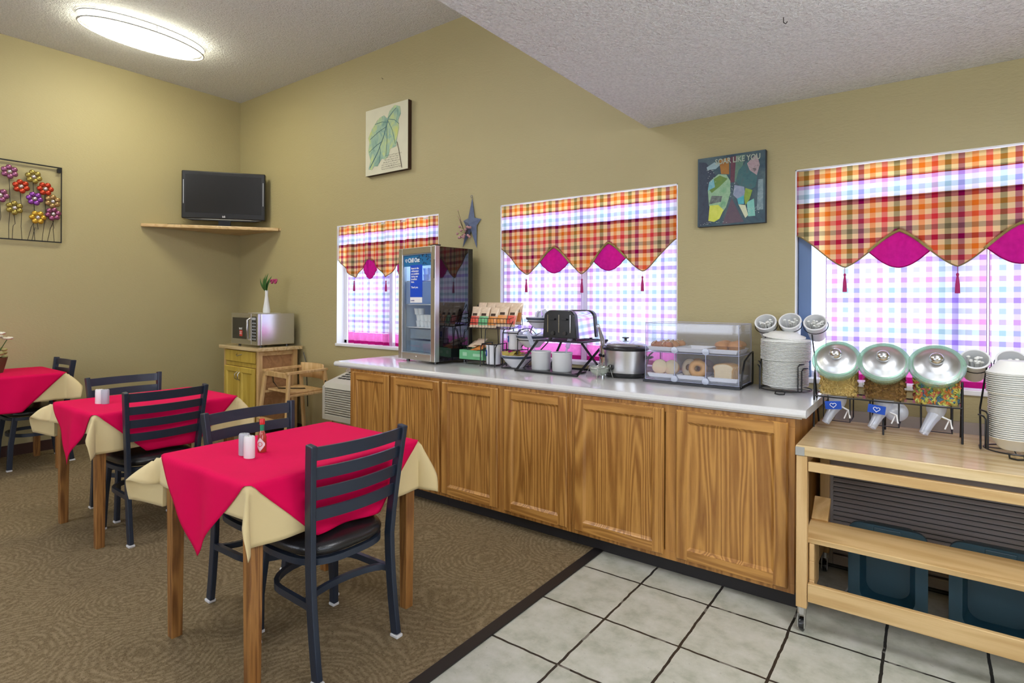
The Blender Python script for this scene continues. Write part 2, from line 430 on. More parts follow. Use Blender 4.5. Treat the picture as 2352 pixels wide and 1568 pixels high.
for i, (mk, a0, a1, z0, z1) in enumerate(((lambda b, p, q, u, v: b.box(XR + .03, XR + .08, p, q, u, v), -1.9, 1.3, .85, 2.25), (lambda b, p, q, u, v: b.box(p, q, YR - .08, YR - .03, u, v), -5.2, -1.0, .85, 2.3))):
    b = B(); w = .05
    mk(b, a0, a1, z0, z0 + w); mk(b, a0, a1, z1 - w, z1)
    for t in range(4): c = a0 + (a1 - a0 - w) * t / 3; mk(b, c, c + w, z0 + w, z1 - w)
    prop(obj('window_%d' % (i + 4), b, WHITE), kind='structure')  # added windows, unseen behind the viewer, daylight openings to brighten the room
prop(obj('floor', B().box(-1.49, XR + .1, YR - .1, YW + T, -.06, 0), MT), kind='structure')
prop(obj('floor', B().box(XL - .1, -1.49, YR - .1, YW + T, -.06, .004), MCA), kind='structure')
prop(obj('trim_1', B().box(-1.52, -1.462, YR, YW, 0, .008), STRIP, bev=.003), kind='structure')
prop(obj('ceiling', B().box(XL - .1, XE + .05, YR - .1, YW + T, ZH, ZH + .1), MCE), kind='structure')
b = B()   # lower ceiling over the tiled half, its edge slightly out of square
b.add([(XE, YW + .01, ZL), (XR + .1, YW + .01, ZL), (XR + .1, YR - .1, ZL), (-1.53, YR - .1, ZL), (XE, YW + .01, ZH + .06), (XR + .1, YW + .01, ZH + .06), (XR + .1, YR - .1, ZH + .06), (-1.53, YR - .1, ZH + .06)],
      [(0, 1, 2, 3), (4, 5, 6, 7), (0, 1, 5, 4), (1, 2, 6, 5), (2, 3, 7, 6), (3, 0, 4, 7)])
prop(obj('ceiling', b, MCE), kind='structure')
prop(obj('baseboard_left', B().box(XL, XL + .012, YR, YW, 0, .10), BASEB, bev=.004), kind='structure')
prop(obj('baseboard_back', B().box(XL, XR, YW - .012, YW, 0, .10), BASEB, bev=.004), kind='structure')
for i, (x0, x1, z0, z1) in enumerate(WINS):
    r = bpy.data.objects.new('window_%d' % (i + 1), None); COL.objects.link(r); r.location = ((x0 + x1) / 2, YW + .1, z0); prop(r, kind='structure')
    O = tuple(r.location)
    f = B(O); w = .045; y0, y1 = YW + .09, YW + .15
    f.box(x0, x0 + w, y0, y1, z0, z1).box(x1 - w, x1, y0, y1, z0, z1).box(x0, x1, y0, y1, z0, z0 + w).box(x0, x1, y0, y1, z1 - w, z1)
    xm = (x0 + x1) / 2; f.box(xm - .03, xm + .03, y0 - .01, y1, z0, z1)
    obj('window_frame', f, WHITE, r, bev=.004)
    l = B(O); t = .006
    l.box(x0, x0 + t, YW, y0, z0, z1).box(x1 - t, x1, YW, y0, z0, z1).box(x0, x1, YW, y0, z1 - t, z1)
    obj('window_reveal', l, WHITE, r)
    obj('window_sill', B(O).box(x0 - .01, x1 + .01, YW - .012, y0, z0 - .014, z0 + .012), WHITE, r, bev=.004)
    if i == 2: obj('stile_shade', B(O).box(x0 + .010, x0 + .075, y0 - .045, y0 - .012, z0 + .013, z1 - .01), mat('stile_shade_blue', (.10, .17, .33), .4), r, bev=.003)
    g = B(O); g.box(x0 + w, x1 - w, YW + .115, YW + .121, z0 + w, z1 - w); obj('window_pane', g, PANE, r)
# strip on right-hand window: bluish shadow of the white stile painted as colour
# ---------------------------------------------------------------- ceiling lamps
def lamp(x, y, z, label, m, sx=.5, sy=1.0, rot=0, drop=0.):
    zc = z; z -= drop
    r = thing('ceiling_lamp', label, 'ceiling light', (x, y, z), rot, 'oval ceiling lamps')
    n = 48
    d = B(); d.lathe([(.44, 0), (.47, -.03), (.46, -.055), (.40, -.085), (.25, -.105), (.0001, -.112)], n, None, sx, sy)
    obj('diffuser', d, m, r, smooth=60)
    for zz, rr in ((-.01, .49), (-.066, .485)):
        b = B(); b.tube([(rr * sx * math.cos(2 * PI * k / n), rr * sy * math.sin(2 * PI * k / n), zz) for k in range(n)], .007, 6, True); obj('ring', b, LAMPR, r, smooth=60)
    b = B()
    for a in (0, PI / 2, PI, 3 * PI / 2): b.tube([(.488 * sx * math.cos(a), .488 * sy * math.sin(a), -.01), (.485 * sx * math.cos(a), .485 * sy * math.sin(a), -.066)], .004, 6)
    obj('ring_clip', b, LAMPR, r)
    if drop: obj('hanging_rod', B().tube([(0, -.2, -.01), (0, -.2, drop - .001)], .008, 8).tube([(0, .2, -.01), (0, .2, drop - .001)], .008, 8), LAMPR, r)  # unseen lamps hung lower on added rods so they brighten the ceiling
    return r
lamp(-5.52, 2.08, ZH, 'oval glowing ceiling lamp with two metal rings above the corner television', BLIND)
lamp(-3.0, 1.2, ZH, 'oval ceiling lamp on the high ceiling, above the nearest red table', BLIND2, drop=.22)
lamp(-4.6, -.9, ZH, 'added oval fill lamp on the high ceiling toward the rear of the room', BLIND2, drop=.22)  # unseen, added to even out the room's brightness
lamp(.42, 1.62, ZL, 'oval ceiling lamp on the low ceiling over the tiled aisle by the cart', BLIND2, drop=.16)
lamp(.2, -.9, ZL, 'added oval fill lamp on the low ceiling behind the viewer', BLIND2, drop=.22)  # also added out of view, fills in light from behind
# ---------------------------------------------------------------- oak cabinets + worktop
YF = 2.79
def panel_door(b, x0, x1, z0, z1, y, w=.055):
    """recessed panel door: frame proud, bevelled step, flat panel"""
    t = .019; s = .014
    O = [(x0, z0), (x1, z0), (x1, z1), (x0, z1)]
    def ring(d, yy): return [(x0 + d, yy, z0 + d), (x1 - d, yy, z0 + d), (x1 - d, yy, z1 - d), (x0 + d, yy, z1 - d)]
    rings = [ring(0, y), ring(0, y - t + .006), ring(.006, y - t), ring(w, y - t), ring(w + .004, y - t + .004), ring(w + s, y - t + .011), ring(w + s + .002, y - t + .011)]
    vs = [p for r in rings for p in r]; fs = []
    for i in range(len(rings) - 1):
        for k in range(4):
            l = (k + 1) % 4; fs.append((i * 4 + k, i * 4 + l, (i + 1) * 4 + l, (i + 1) * 4 + k))
    e = (len(rings) - 1) * 4; fs.append((e, e + 1, e + 2, e + 3)); fs.append((3, 2, 1, 0))
    b.add(vs, fs)
units = [(-3.60, -2.635, [(-3.565, -3.145), (-3.125, -2.645)], 'oak base cabinet at the left end of the counter, beside the wall air conditioner'),
         (-2.635, -1.625, [(-2.622, -2.150), (-2.100, -1.652)], 'middle oak base cabinet under the white counter'),
         (-1.625, -.480, [(-1.602, -1.084), (-1.018, -.508)], 'oak base cabinet at the right end of the counter, next to the rolling cart')]
for x0, x1, doors, lab in units:
    r = thing('base_cabinet', lab, 'cabinet', ((x0 + x1) / 2, 3.15, 0), 0, 'oak base cabinets'); O = tuple(r.location)
    b = B(O); b.box(x0 + .001, x1 - .001, YF + .02, YW - .003, .09, .873); obj('body', b, OAK, r)
    f = B(O); f.box(x0 + .001, x1 - .001, YF, YF + .0195, .835, .873).box(x0 + .001, x1 - .001, YF, YF + .0195, .09, .135)
    for q in (x0 + .001, (doors[0][1] + doors[1][0]) / 2 - .028, x1 - .045): f.box(q, q + .056 - (.012 if q != (doors[0][1] + doors[1][0]) / 2 - .028 else 0), YF, YF + .0195, .135, .835)
    obj('face_frame', f, OAK, r, bev=.0015)
    obj('toe_kick', B(O).box(x0 + .001, x1 - .001, YF + .07, YF + .09, .001, .09), TOEK, r)
    for a, c in doors:
        d = B(O); panel_door(d, a, c, .113, .856, YF); dd = obj('door', d, OAKP, r, bev=.001)
        for zz in (.113, .856 - .056): obj('door_rail', B(O).box(a + .058, c - .058, YF - .0195, YF - .018, zz + .003, zz + .053), OAKX, dd)
b = B(); x0, x1, y0, y1, z0, z1 = -3.775, -.435, 2.765, YW - .002, .882, .92
prof = [(y0 + .012, z0), (y0 + .003, z0 + .006), (y0, z0 + .016), (y0 + .003, z1 - .010), (y0 + .012, z1 - .002), (y0 + .03, z1), (y1, z1), (y1, z0)]
n = len(prof); b.add([(x0, p[0], p[1]) for p in prof] + [(x1, p[0], p[1]) for p in prof], [tuple(range(n)), tuple(range(2 * n - 1, n - 1, -1))] + [(i, (i + 1) % n, (i + 1) % n + n, i + n) for i in range(n)])
b.box(x0 + .02, x1 - .02, y0 + .03, y1, .874, .882)
prop(obj('worktop', b, COUNTER, smooth=30), 'long white speckled worktop lying on the oak cabinets', 'countertop')

# ---------------------------------------------------------------- dining tables
def make_table(loc, ztop, label, hx=.33, hy=.40):
    r = thing('dining_table', label, 'table', loc, 0, 'square legged dining tables')
    obj('tabletop', B().box(-hx, hx, -hy, hy, ztop - .028, ztop), LEGW, r, bev=.004)
    a = B(); e = .045
    for s in (-1, 1):
        a.box(-hx + e, hx - e, s * (hy - .035) - .01, s * (hy - .035) + .01, ztop - .10, ztop - .029).box(s * (hx - .035) - .01, s * (hx - .035) + .01, -hy + e, hy - e, ztop - .10, ztop - .029)
    obj('apron', a, LEGW, r)
    for sx in (-1, 1):
        for sy in (-1, 1):
            cx, cy = sx * (hx - .03), sy * (hy - .035); b = B(); w = .026
            b.add([(cx - w * .8, cy - w * .8, .0), (cx + w * .8, cy - w * .8, .0), (cx + w * .8, cy + w * .8, .0), (cx - w * .8, cy + w * .8, .0), (cx - w, cy - w, ztop - .03), (cx + w, cy - w, ztop - .03), (cx + w, cy + w, ztop - .03), (cx - w, cy + w, ztop - .03)],
                  [(0, 3, 2, 1), (4, 5, 6, 7), (0, 1, 5, 4), (1, 2, 6, 5), (2, 3, 7, 6), (3, 0, 4, 7)])
            obj('leg', b, LEGW, r, bev=.003)
    return r
def cloth(name, m, label, cat, group, loc, ztop, half, rot, lift, flare, halfv=None, hx=.33, hy=.40, wave=.010, seed=0, off=(0, 0)):
    R = random.Random(seed); ph = [R.uniform(0, 6) for _ in range(4)]
    ca, sa = math.cos(rot), math.sin(rot); b = B(); rr = .012
    def fn(a, c):
        p, q = (2 * a - 1) * half, (2 * c - 1) * (halfv or half)
        u, v = p * ca - q * sa + off[0], p * sa + q * ca + off[1]
        qx, qy = max(-hx, min(hx, u)), max(-hy, min(hy, v)); dx, dy = u - qx, v - qy; L = math.hypot(dx, dy)
        if L < 1e-9: return (u, v, ztop + lift)
        nx, ny = dx / L, dy / L; c2 = (2 * abs(nx * ny)) ** 1.3
        key = (1 if u > 0 else -1, 1 if v > 0 else -1)
        fl = .07 + (flare[key] - .07) * c2
        t = u if abs(ny) > abs(nx) else v
        wv = wave * math.sin(t * 17 + ph[0]) * min(1, L / .12) + wave * .6 * math.sin(t * 31 + ph[1]) * min(1, L / .2)
        o = L * fl * (1 - .35 * min(1, L / .5)) + wv * (1 - .7 * c2)
        o = min(o, L * .9)
        dn = math.sqrt(max(0, L * L - o * o))
        if abs(nx) > abs(ny) and ztop + lift - dn < .508:   # the side points rest on the chair seats
            ex = .508 - (ztop + lift - dn); dn -= ex; o -= ex * .8
        e = min(1, L / rr)                       # soft fold over the table edge
        return (qx + nx * (o + lift + .005 * e), qy + ny * (o + lift + .005 * e), ztop + lift - dn * (.6 + .4 * min(1, L / .03)))
    b.grid(fn, 72, 72)
    o = obj(name, b, m, smooth=70, solid=.0014, loc=loc); return prop(o, label, cat, group)
TABLES = [((-2.215, 1.435), .75, 'nearest'), ((-4.05, 1.56), .75, 'middle'), ((-6.11, 1.20), .785, 'far')]
TLAB = ['small wooden table with square oak legs nearest the viewer, holding the hot sauce bottle',
        'small square-legged wooden table in the middle of the row, holding two shakers',
        'small wooden table against the left wall, holding the flower basket']
fl = [{(1, -1): .30, (-1, -1): .9, (1, 1): .5, (-1, 1): .5}, {(1, -1): .45, (-1, -1): .95, (1, 1): .7, (-1, 1): .5}, {(1, -1): .6, (-1, -1): .6, (1, 1): .8, (-1, 1): .4}]
for i, ((x, y), z, nm) in enumerate(TABLES):
    make_table((x, y, 0), z, TLAB[i])
    cloth('tablecloth', BEIGE, ('beige undercloth whose corners hang from the %s table, under the red cloth' % nm), 'tablecloth', 'beige undercloths', (x, y, 0), z, .545, 0, .0035, fl[i], halfv=.515, seed=i, wave=.010)
    cloth('tablecloth', RED, ('red cloth laid diagonally over the %s table, one point hanging on each side' % nm), 'tablecloth', 'red diagonal tablecloths', (x, y, 0), z, .515, PI / 4, .0085, fl[i], seed=i, wave=.010)

# ---------------------------------------------------------------- ladder-back chairs
def make_chair():
    """front faces local +y"""
    r = thing('dining_chair', 'x', 'chair', (0, 0, 0), 0, 'ladder back dining chairs')
    def backx(z): return .188 + .030 * max(0, (z - .45) / .42)
    def backy(z):
        if z > .42: return -.165 - .045 * ((z - .42) / .45) ** 1.3
        return -.165 - .045 * ((.42 - z) / .42) ** 1.6
    for s in (-1, 1):
        b = B(); pts = [(s * backx(z), backy(z), z) for z in (.012, .08, .16, .25, .33, .42, .52, .62, .72, .80, .872)]
        b.rtube(pts, .024, .040); lg = obj('leg', b, NAVY, r, bev=.004)
        g = B(); g.box(s * backx(0) - .016, s * backx(0) + .016, backy(0) - .022, backy(0) + .022, 0, .013); obj('glide', g, GLIDE, lg, bev=.003)
        b = B(); b.rtube([(s * .165, .165, .43), (s * .178, .195, .2), (s * .186, .205, .012)], .026, .036); lg = obj('leg', b, NAVY, r, bev=.004)
        g = B(); g.box(s * .186 - .016, s * .186 + .016, .187, .223, 0, .013); obj('glide', g, GLIDE, lg, bev=.003)
    for k, zt in enumerate((.862, .785, .708, .630)):
        b = B(); h = .046 if k else .050; n = 12; w = backx(zt) - .008; vs = []; fs = []
        for i in range(n + 1):
            t = -1 + 2 * i / n; bow = -.028 * (1 - t * t)
            for (dy, z) in ((-.005, zt - h), (.005, zt - h), (.005, zt), (-.005, zt)): vs.append((t * w, backy(z) + bow + dy, z))
        for i in range(n):
            for q in range(4): a = i * 4; fs.append((a + q, a + (q + 1) % 4, a + 4 + (q + 1) % 4, a + 4 + q))
        fs += [(3, 2, 1, 0), (n * 4, n * 4 + 1, n * 4 + 2, n * 4 + 3)]
        b.add(vs, fs); obj('back_slat', b, NAVY, r, smooth=40)
    def seat_ring(sc, z, n=40):
        o = []
        for k in range(n):
            a = 2 * PI * k / n; c, s_ = math.cos(a), math.sin(a)
            e = .62; x = .205 * sc * math.copysign(abs(c) ** e, c); y = .20 * sc * math.copysign(abs(s_) ** e, s_)
            x *= 1 + .06 * (y / .2)
            o.append((x, y + .015, z))
        return o
    b = B(); lv = [(.93, .432), (1.0, .442), (1.01, .458), (.97, .474), (.85, .484), (.55, .489), (.2, .49)]; N = 40
    for sc, z in lv: b.v += [Vector(p) for p in seat_ring(sc, z)]
    for i in range(len(lv) - 1):
        for k in range(N): b.f.append((i * N + k, i * N + (k + 1) % N, (i + 1) * N + (k + 1) % N, (i + 1) * N + k))
    b.f.append(tuple(reversed(range(N)))); b.f.append(tuple(range((len(lv) - 1) * N, len(lv) * N)))
    obj('seat', b, VINYL, r, smooth=60)
    b = B(); b.rtube(seat_ring(.95, .415), .022, .024, True); obj('seat_frame', b, NAVY, r, smooth=40)
    b = B(); pts = [(-.19, -.17, .27)]
    for k in range(13):
        a = PI + PI * (1 - k / 12) - PI
        a = PI - PI * k / 12; pts.append((.185 * math.cos(a), .03 + .15 * math.sin(a), .27))
    pts.append((.19, -.17, .27)); b.rtube(pts, .018, .026)
    pts = [(.19, -.16, .27)] + [(.19 * math.cos(a), -.15 + -.09 * math.sin(a) * 0 + .07 * math.sin(a), .27) for a in [PI * k / 10 for k in range(11)]]
    b.rtube(pts, .018, .024)
    obj('stretcher', b, NAVY, r, smooth=40)
    return r
ch = make_chair()
CH = [((-1.985, 1.425, 0), PI / 2, 'dark metal ladder-back chair at the right of the nearest red table, nearest the viewer'),
      ((-2.46, 1.475, 0), -PI / 2, 'dark metal ladder-back chair behind the nearest red table, beyond the sauce bottle'),
      ((-3.825, 1.49, 0), PI / 2, 'dark metal ladder-back chair at the near side of the middle red table'),
      ((-4.29, 1.58, 0), -PI / 2, 'dark metal ladder-back chair behind the middle red table'),
      ((-6.165, 1.49, 0), PI, 'dark ladder-back chair tucked under the far red table by the left wall')]
for i, (l, rz, lab) in enumerate(CH):
    zf = .004
    if i == 0: ch.location = (l[0], l[1], zf); ch.rotation_euler = (0, 0, rz); ch['label'] = lab
    else: dup(ch, (l[0], l[1], zf), rz, lab)

# ---------------------------------------------------------------- things on tables
def shaker(x, y, z, m, label, rz):
    r = thing('shaker', label, 'salt shaker', (x, y, z), rz, 'salt and pepper shakers')
    b = B(); prof = [(.0001, 0), (.020, 0), (.021, .003), (.0205, .083), (.018, .088), (.0001, .089)]
    b.lathe(prof, 20, None, 1.15, .85); obj('body', b, m, r, smooth=50)
    b = B()
    for i in range(5):
        a = i * 2 * PI / 5; b.lathe([(.0015, .0885), (.0015, .0893)], 6, Matrix.Translation((.008 * math.cos(a), .006 * math.sin(a), 0)))
    obj('holes', b, PTACD, r)
zt = .7585
shaker(-2.205, 1.215, zt, WPLA, 'white salt shaker on the nearest red table, in front of the sauce bottle', .3)
shaker(-2.262, 1.225, zt, GREYP, 'grey pepper shaker beside the white one on the nearest red table', .4)
shaker(-4.055, 1.32, zt, GREYP, 'grey pepper shaker on the middle red table, right of its white mate', .5)
shaker(-4.09, 1.30, zt, WPLA, 'white salt shaker on the middle red table, left of its grey mate', .5)
r = thing('sauce_bottle', 'small hot sauce bottle with red cap and green neck on the nearest red table', 'sauce bottle', (-2.25, 1.295, zt), .6)
b = B(); b.lathe([(.0001, 0), (.0165, 0), (.0175, .003), (.0175, .062), (.012, .080), (.0075, .092), (.0075, .112)], 20); obj('bottle', b, mat('red_sauce_glass', (.42, .05, .03), .12, coat=.5), r, smooth=50)
obj('neck_band', B().lathe([(.0083, .088), (.0083, .118)], 16, caps=False), mat('green_foil', (.01, .25, .12), .3), r, smooth=50)
obj('cap', B().lathe([(.0105, .116), (.0105, .136), (.0085, .139), (.0001, .139)], 16), mat('red_cap', (.6, .01, .01), .35), r, smooth=50)
lb = B(); R0 = .0182
for s in range(2):
    lb.grid(lambda u, v, s=s: (R0 * math.sin((u - .5) * 2.2 + s * PI), -R0 * math.cos((u - .5) * 2.2 + s * PI), .035 + (v - .5) * .058 * (1 - abs(u - .5) * 1.7)), 12, 4)
obj('label_diamond', lb, WTXT, r, smooth=60)
lr = B(); lr.torus((0, -R0 - .0003, .036), .009, .0012, 16, 4, Matrix.Rotation(PI / 2, 4, 'X')); obj('label_ring', lr, mat('label_red', (.6, .02, .03), .5), r)

# flower basket on the far table
r = thing('flower_basket', 'wicker basket of cream flowers on the far red table', 'flower arrangement', (-6.15, 1.215, .7935), 0)
b = B(); b.lathe([(.0001, 0), (.065, 0), (.095, .125), (.088, .125), (.06, .01), (.0001, .01)], 20); obj('basket', b, BASKET, r, smooth=40)
rs = random.Random(3)
for k in range(9):
    a = k * 2.4; d = rs.uniform(.02, .12); h = rs.uniform(.22, .34); p = Vector((d * math.cos(a), d * math.sin(a), h))
    s = obj('stem', B().tube([(0, 0, .08), (p.x * .4, p.y * .4, h * .6), tuple(p)], .003, 5), GRN, r)
    f = B()
    for q in range(7):
        t = q * 2 * PI / 7; f.ball((p.x + .022 * math.cos(t), p.y + .022 * math.sin(t), p.z + .004 * (q % 2)), (.018, .018, .010), 8, 5)
    f.ball(tuple(p), .012, 8, 5); obj('bloom', f, CRMFL, r, smooth=60)
f = B()
for k in range(14):
    a = k * 1.7; f.ball((.075 * math.cos(a), .075 * math.sin(a), .13 + .03 * (k % 3)), (.022, .022, .014), 8, 5)
obj('foliage', f, mat('pale_leaf', (.35, .32, .12), .6), r, smooth=60)
# ---------------------------------------------------------------- rolling butcher-block cart
r = thing('rolling_cart', 'pale wooden rolling cart with butcher block top, holding the cereal dispensers', 'cart', (.25, 3.0, 0)); O = tuple(r.location)
cx0, cx1, cy0, cy1, ct = -.455, .95, 2.655, 3.36, .79
obj('top', B(O).box(cx0, cx1, cy0, cy1, ct - .042, ct), BUTCH, r, bev=.003)
k = B(O)
for x in (cx0, cx1 - .032):
    for y in (cy0, cy1 - .032): k.box(x - .0015, x + .034, y - .0015, y + .034, ct - .042, ct - .006)
obj('corner_bracket', k, STEEL, r, bev=.001)
for x in (cx0 + .002, cx1 - .044):
    for y in (cy0 + .002, cy1 - .044): obj('leg', B(O).box(x, x + .042, y, y + .042, .105, ct - .043), PINE, r, bev=.003)
obj('upper_rail', B(O).box(cx0 + .046, cx1 - .046, cy0 + .006, cy0 + .026, .684, .724), PINEX, r, bev=.003)
obj('upper_rail', B(O).box(cx0 + .046, cx1 - .046, cy1 - .03, cy1 - .01, .684, .724), PINEX, r, bev=.003)
obj('lower_rail', B(O).box(cx0 + .046, cx1 - .046, cy0 + .006, cy0 + .028, .135, .212), PINEX, r, bev=.003)
for x in (cx0 + .008, cx1 - .03):
    obj('side_rail', B(O).box(x, x + .02, cy0 + .045, cy1 - .045, .135, .205), PINE, r, bev=.003)
    obj('side_rail', B(O).box(x, x + .02, cy0 + .045, cy1 - .045, .68, .724), PINE, r, bev=.003)
s = B(O); a = math.radians(10)
M = Matrix.Translation((0, 2.685, .375)) @ Matrix.Rotation(a, 4, 'X'); s.box(cx0 + .03, cx1 - .05, 0, .17, 0, .024, M); obj('shelf', s, PINEX, r, bev=.003)
s = B(O); M = Matrix.Translation((0, 2.84, .42)) @ Matrix.Rotation(math.radians(38), 4, 'X'); s.box(cx0 + .035, cx0 + .10, 0, .12, 0, .022, M); obj('shelf_end', s, PINE, r, bev=.003)
s = B(O)
for (z0, z1, e) in ((.30, .375, 0), (.22, .30, -.012), (.15, .22, 0)): s.box(cx0 + .048, cx0 + .068, cy0 + .03, cy0 + .075 + e, z0, z1)
s.box(cx0 + .048, cx0 + .062, cy0 + .06, cy0 + .20, .16, .37); obj('folding_bracket', s, PINE, r, bev=.003)
for x in (cx0 + .023, cx1 - .023):
    for y in (cy0 + .023, cy1 - .023):
        c = B(O); c.lathe([(.018, .075), (.018, .104)], 12, Matrix.Translation((x, y, 0))); c.box(x - .014, x - .011, y - .02, y + .015, .02, .08).box(x + .011, x + .014, y - .02, y + .015, .02, .08)
        cc = obj('caster', c, STEEL, r)
        w = B(O); w.lathe([(.020, -.009), (.0262, -.009), (.0272, 0), (.0262, .009), (.020, .009)], 20, disc_axis((x, y + .006, .0275), (1, 0, 0))); obj('wheel', w, BLACKP, cc, smooth=40)

# ---------------------------------------------------------------- cereal dispensers on a wire rack
r = thing('wire_rack', 'black wire rack holding three cereal jars on the wooden cart', 'rack', (-.165, 3.15, ct)); O = tuple(r.location)
b = B(O); RX0, RX1 = -.452, .116; xs_ = [RX0 + (RX1 - RX0) * i / 3 for i in range(4)]
for x in (RX0, RX1):
    b.tube([(x, 3.10, ct), (x, 3.115, 1.0), (x, 3.13, 1.05), (x, 3.15, 1.0), (x, 3.26, ct)], .0045, 6)
    b.tube([(x, 3.11, .90), (x, 3.26, .90)], .003, 6)
xm = RX0 + (RX1 - RX0) / 2
b.tube([(xm, 3.10, ct), (xm, 3.10, .86), (xm, 3.24, .86), (xm, 3.24, ct)], .004, 6)
front = []
for i in range(25):
    t = i / 24; front.append((RX0 + (RX1 - RX0) * t, 3.085 - .012 * abs(math.sin(t * 3 * PI)), .945))
b.tube(front, .0035, 6); b.tube([(p[0], 3.24, .945) for p in front[::12]], .0035, 6)
obj('frame', b, BLKM, r, smooth=60)
for i in range(3):
    b = B(O); x0, x1 = xs_[i] + .045, xs_[i + 1] - .035
    b.tube([(x0, 3.075, .944), (x0, 3.078, .835), (x1, 3.078, .835), (x1, 3.075, .944)], .0035, 6)
    b.tube([(x0, 3.23, .944), (x0, 3.225, .835), (x0, 3.078, .835)], .003, 6); b.tube([(x1, 3.23, .944), (x1, 3.225, .835), (x1, 3.078, .835)], .003, 6)
    obj('chute_guard', b, BLKM, r, smooth=60)
CER = [('toasted oat ring', ((.62, .43, .14), (.56, .38, .10), (.70, .52, .20)), True), ('brown bran flake', ((.26, .13, .03), (.34, .18, .045), (.20, .09, .03)), False),
       ('multicoloured fruit ring', ((.72, .60, .12), (.72, .24, .05), (.13, .38, .18), (.08, .22, .34), (.66, .14, .12), (.60, .62, .15)), True)]
JX = [-.352, -.166, .026]
rs = random.Random(11)
for i, x in enumerate(JX):
    nm, cols, ring = CER[i]; yj = 3.15
    lab = ['leftmost cereal jar, filled with tan toasted oat rings, next to the plate stack', 'middle cereal jar, filled with brown bran flakes', 'rightmost of the three cereal jars, filled with multicoloured fruit rings'][i]
    r = thing('cereal_dispenser', lab, 'cereal dispenser', (x, yj, .949), 0, 'cereal dispensers on the cart')
    ax = Vector((0, -.80, .60)).normalized(); lc = Vector((0, -.083, .175))
    W, D, Hh = .172, .135, .19
    g = B(); g.rbox(W, D, .0, .155, .035, 5); obj('jar', g, GLASS, r, smooth=50)
    Ml = disc_axis(lc, ax)
    g = B(); g.lathe([(.086, -.05), (.093, -.022), (.101, -.012), (.104, .0), (.100, .008), (.082, .010), (.080, .002)], 40, Ml, caps=False); obj('jar_rim', g, GRIM, r, smooth=50)
    l = B(); l.lathe([(.088, .002), (.088, .008), (.072, .012), (.060, .024), (.035, .030), (.0001, .031)], 40, Ml); ld = obj('lid', l, ALU, r, smooth=50)
    kk = B(); kk.ball((0, 0, .055), (.027, .027, .024), 20, 12, Ml); kk.lathe([(.010, .028), (.007, .042)], 14, Ml); obj('knob', kk, MWST, ld, smooth=70)
    # filling: solid core plus loose pieces against the glass
    mats = [mat('cereal_%d_%d' % (i, q), c, .7) for q, c in enumerate(cols)]
    core = thing('cereal', ('heap of %ss inside the %s cereal jar' % (nm, ('leftmost', 'middle', 'rightmost')[i])), 'cereal', (x, yj, .949)); core['kind'] = 'stuff'
    c = B(); c.rbox(W - .022, D - .026, .004, .128, .03, 4); obj('filling', c, mat('cereal_core_%d' % i, tuple(v * .75 for v in cols[0]), .9, var=.4, vscale=90.), core)
    rad = (.0056, .0024) if i == 0 else (.0112, .0040)
    N = 420 if i == 0 else (260 if i == 2 else 360)
    bs = [B() for _ in cols]
    for q in range(N):
        f = rs.random(); zz = rs.uniform(.008, .128); yy = -(D / 2) + .0105 + rs.uniform(0, .004); xx = rs.uniform(-W / 2 + .018, W / 2 - .018)
        if f < .22: xx, yy = (W / 2 - .0105) * (1 if f < .14 else -1), rs.uniform(-D / 2 + .02, D / 2 - .02)
        M = Euler((rs.uniform(.5, 2.6), rs.uniform(-.8, .8), rs.uniform(0, 3))).to_matrix().to_4x4()
        k_ = 0 if (i < 2 and rs.random() < .5) else rs.randrange(len(cols))
        if ring: bs[k_].torus((xx, yy, zz), rad[0] * .72, rad[1], 7, 4, M)
        else: bs[k_].ball((xx, yy, zz), (rs.uniform(.007, .012), rs.uniform(.004, .007), .0025), 6, 4, Matrix.Translation((xx, yy, zz)) @ M @ Matrix.Translation((-xx, -yy, -zz)))
    for q, bb in enumerate(bs): obj('cereal_piece', bb, mats[q], core, smooth=60)
    # dispensing chute
    t = B(); sgn = -1
    t.lathe([(.040, .0), (.036, -.03), (.026, -.055)], 20, Matrix.Translation((.0, -.035, .002)), caps=False)
    t.tube([(-.005, -.045, -.045), (-.022, -.062, -.075), (-.045, -.085, -.125)], [.026, .021, .017], 14, caps=False); obj('chute', t, FROST, r, smooth=60)
    if i == 1:
        t = B(); t.ball((.045, -.03, -.05), (.048, .030, .045), 18, 12); obj('scoop_hood', t, FROST, r, smooth=60)
    t = B(); t.tube([(.02, -.05, -.05), (.05, -.07, -.06), (.055, -.075, -.095)], .004, 6); t.tube([(.045, -.06, -.06), (.03, -.068, -.10)], .003, 6); obj('lever', t, WPLA, r)
    if i < 2:
        M = Matrix.Translation((-.025 if i else -.012, -.094, -.038)) @ Matrix.Rotation(.12 if i else -.1, 4, 'Y')
        c = B(); c.box(-.034, .034, -.001, .001, -.019, .019, M); cd = obj('blue_card', c, BLUE, r)
        h = B(); pts = [(M @ Vector((p[0] * .026, -.0022, p[1] * .024))) for p in HEART]; h.tube(pts, .0014, 5, True); obj('heart_outline', h, WTXT, cd)

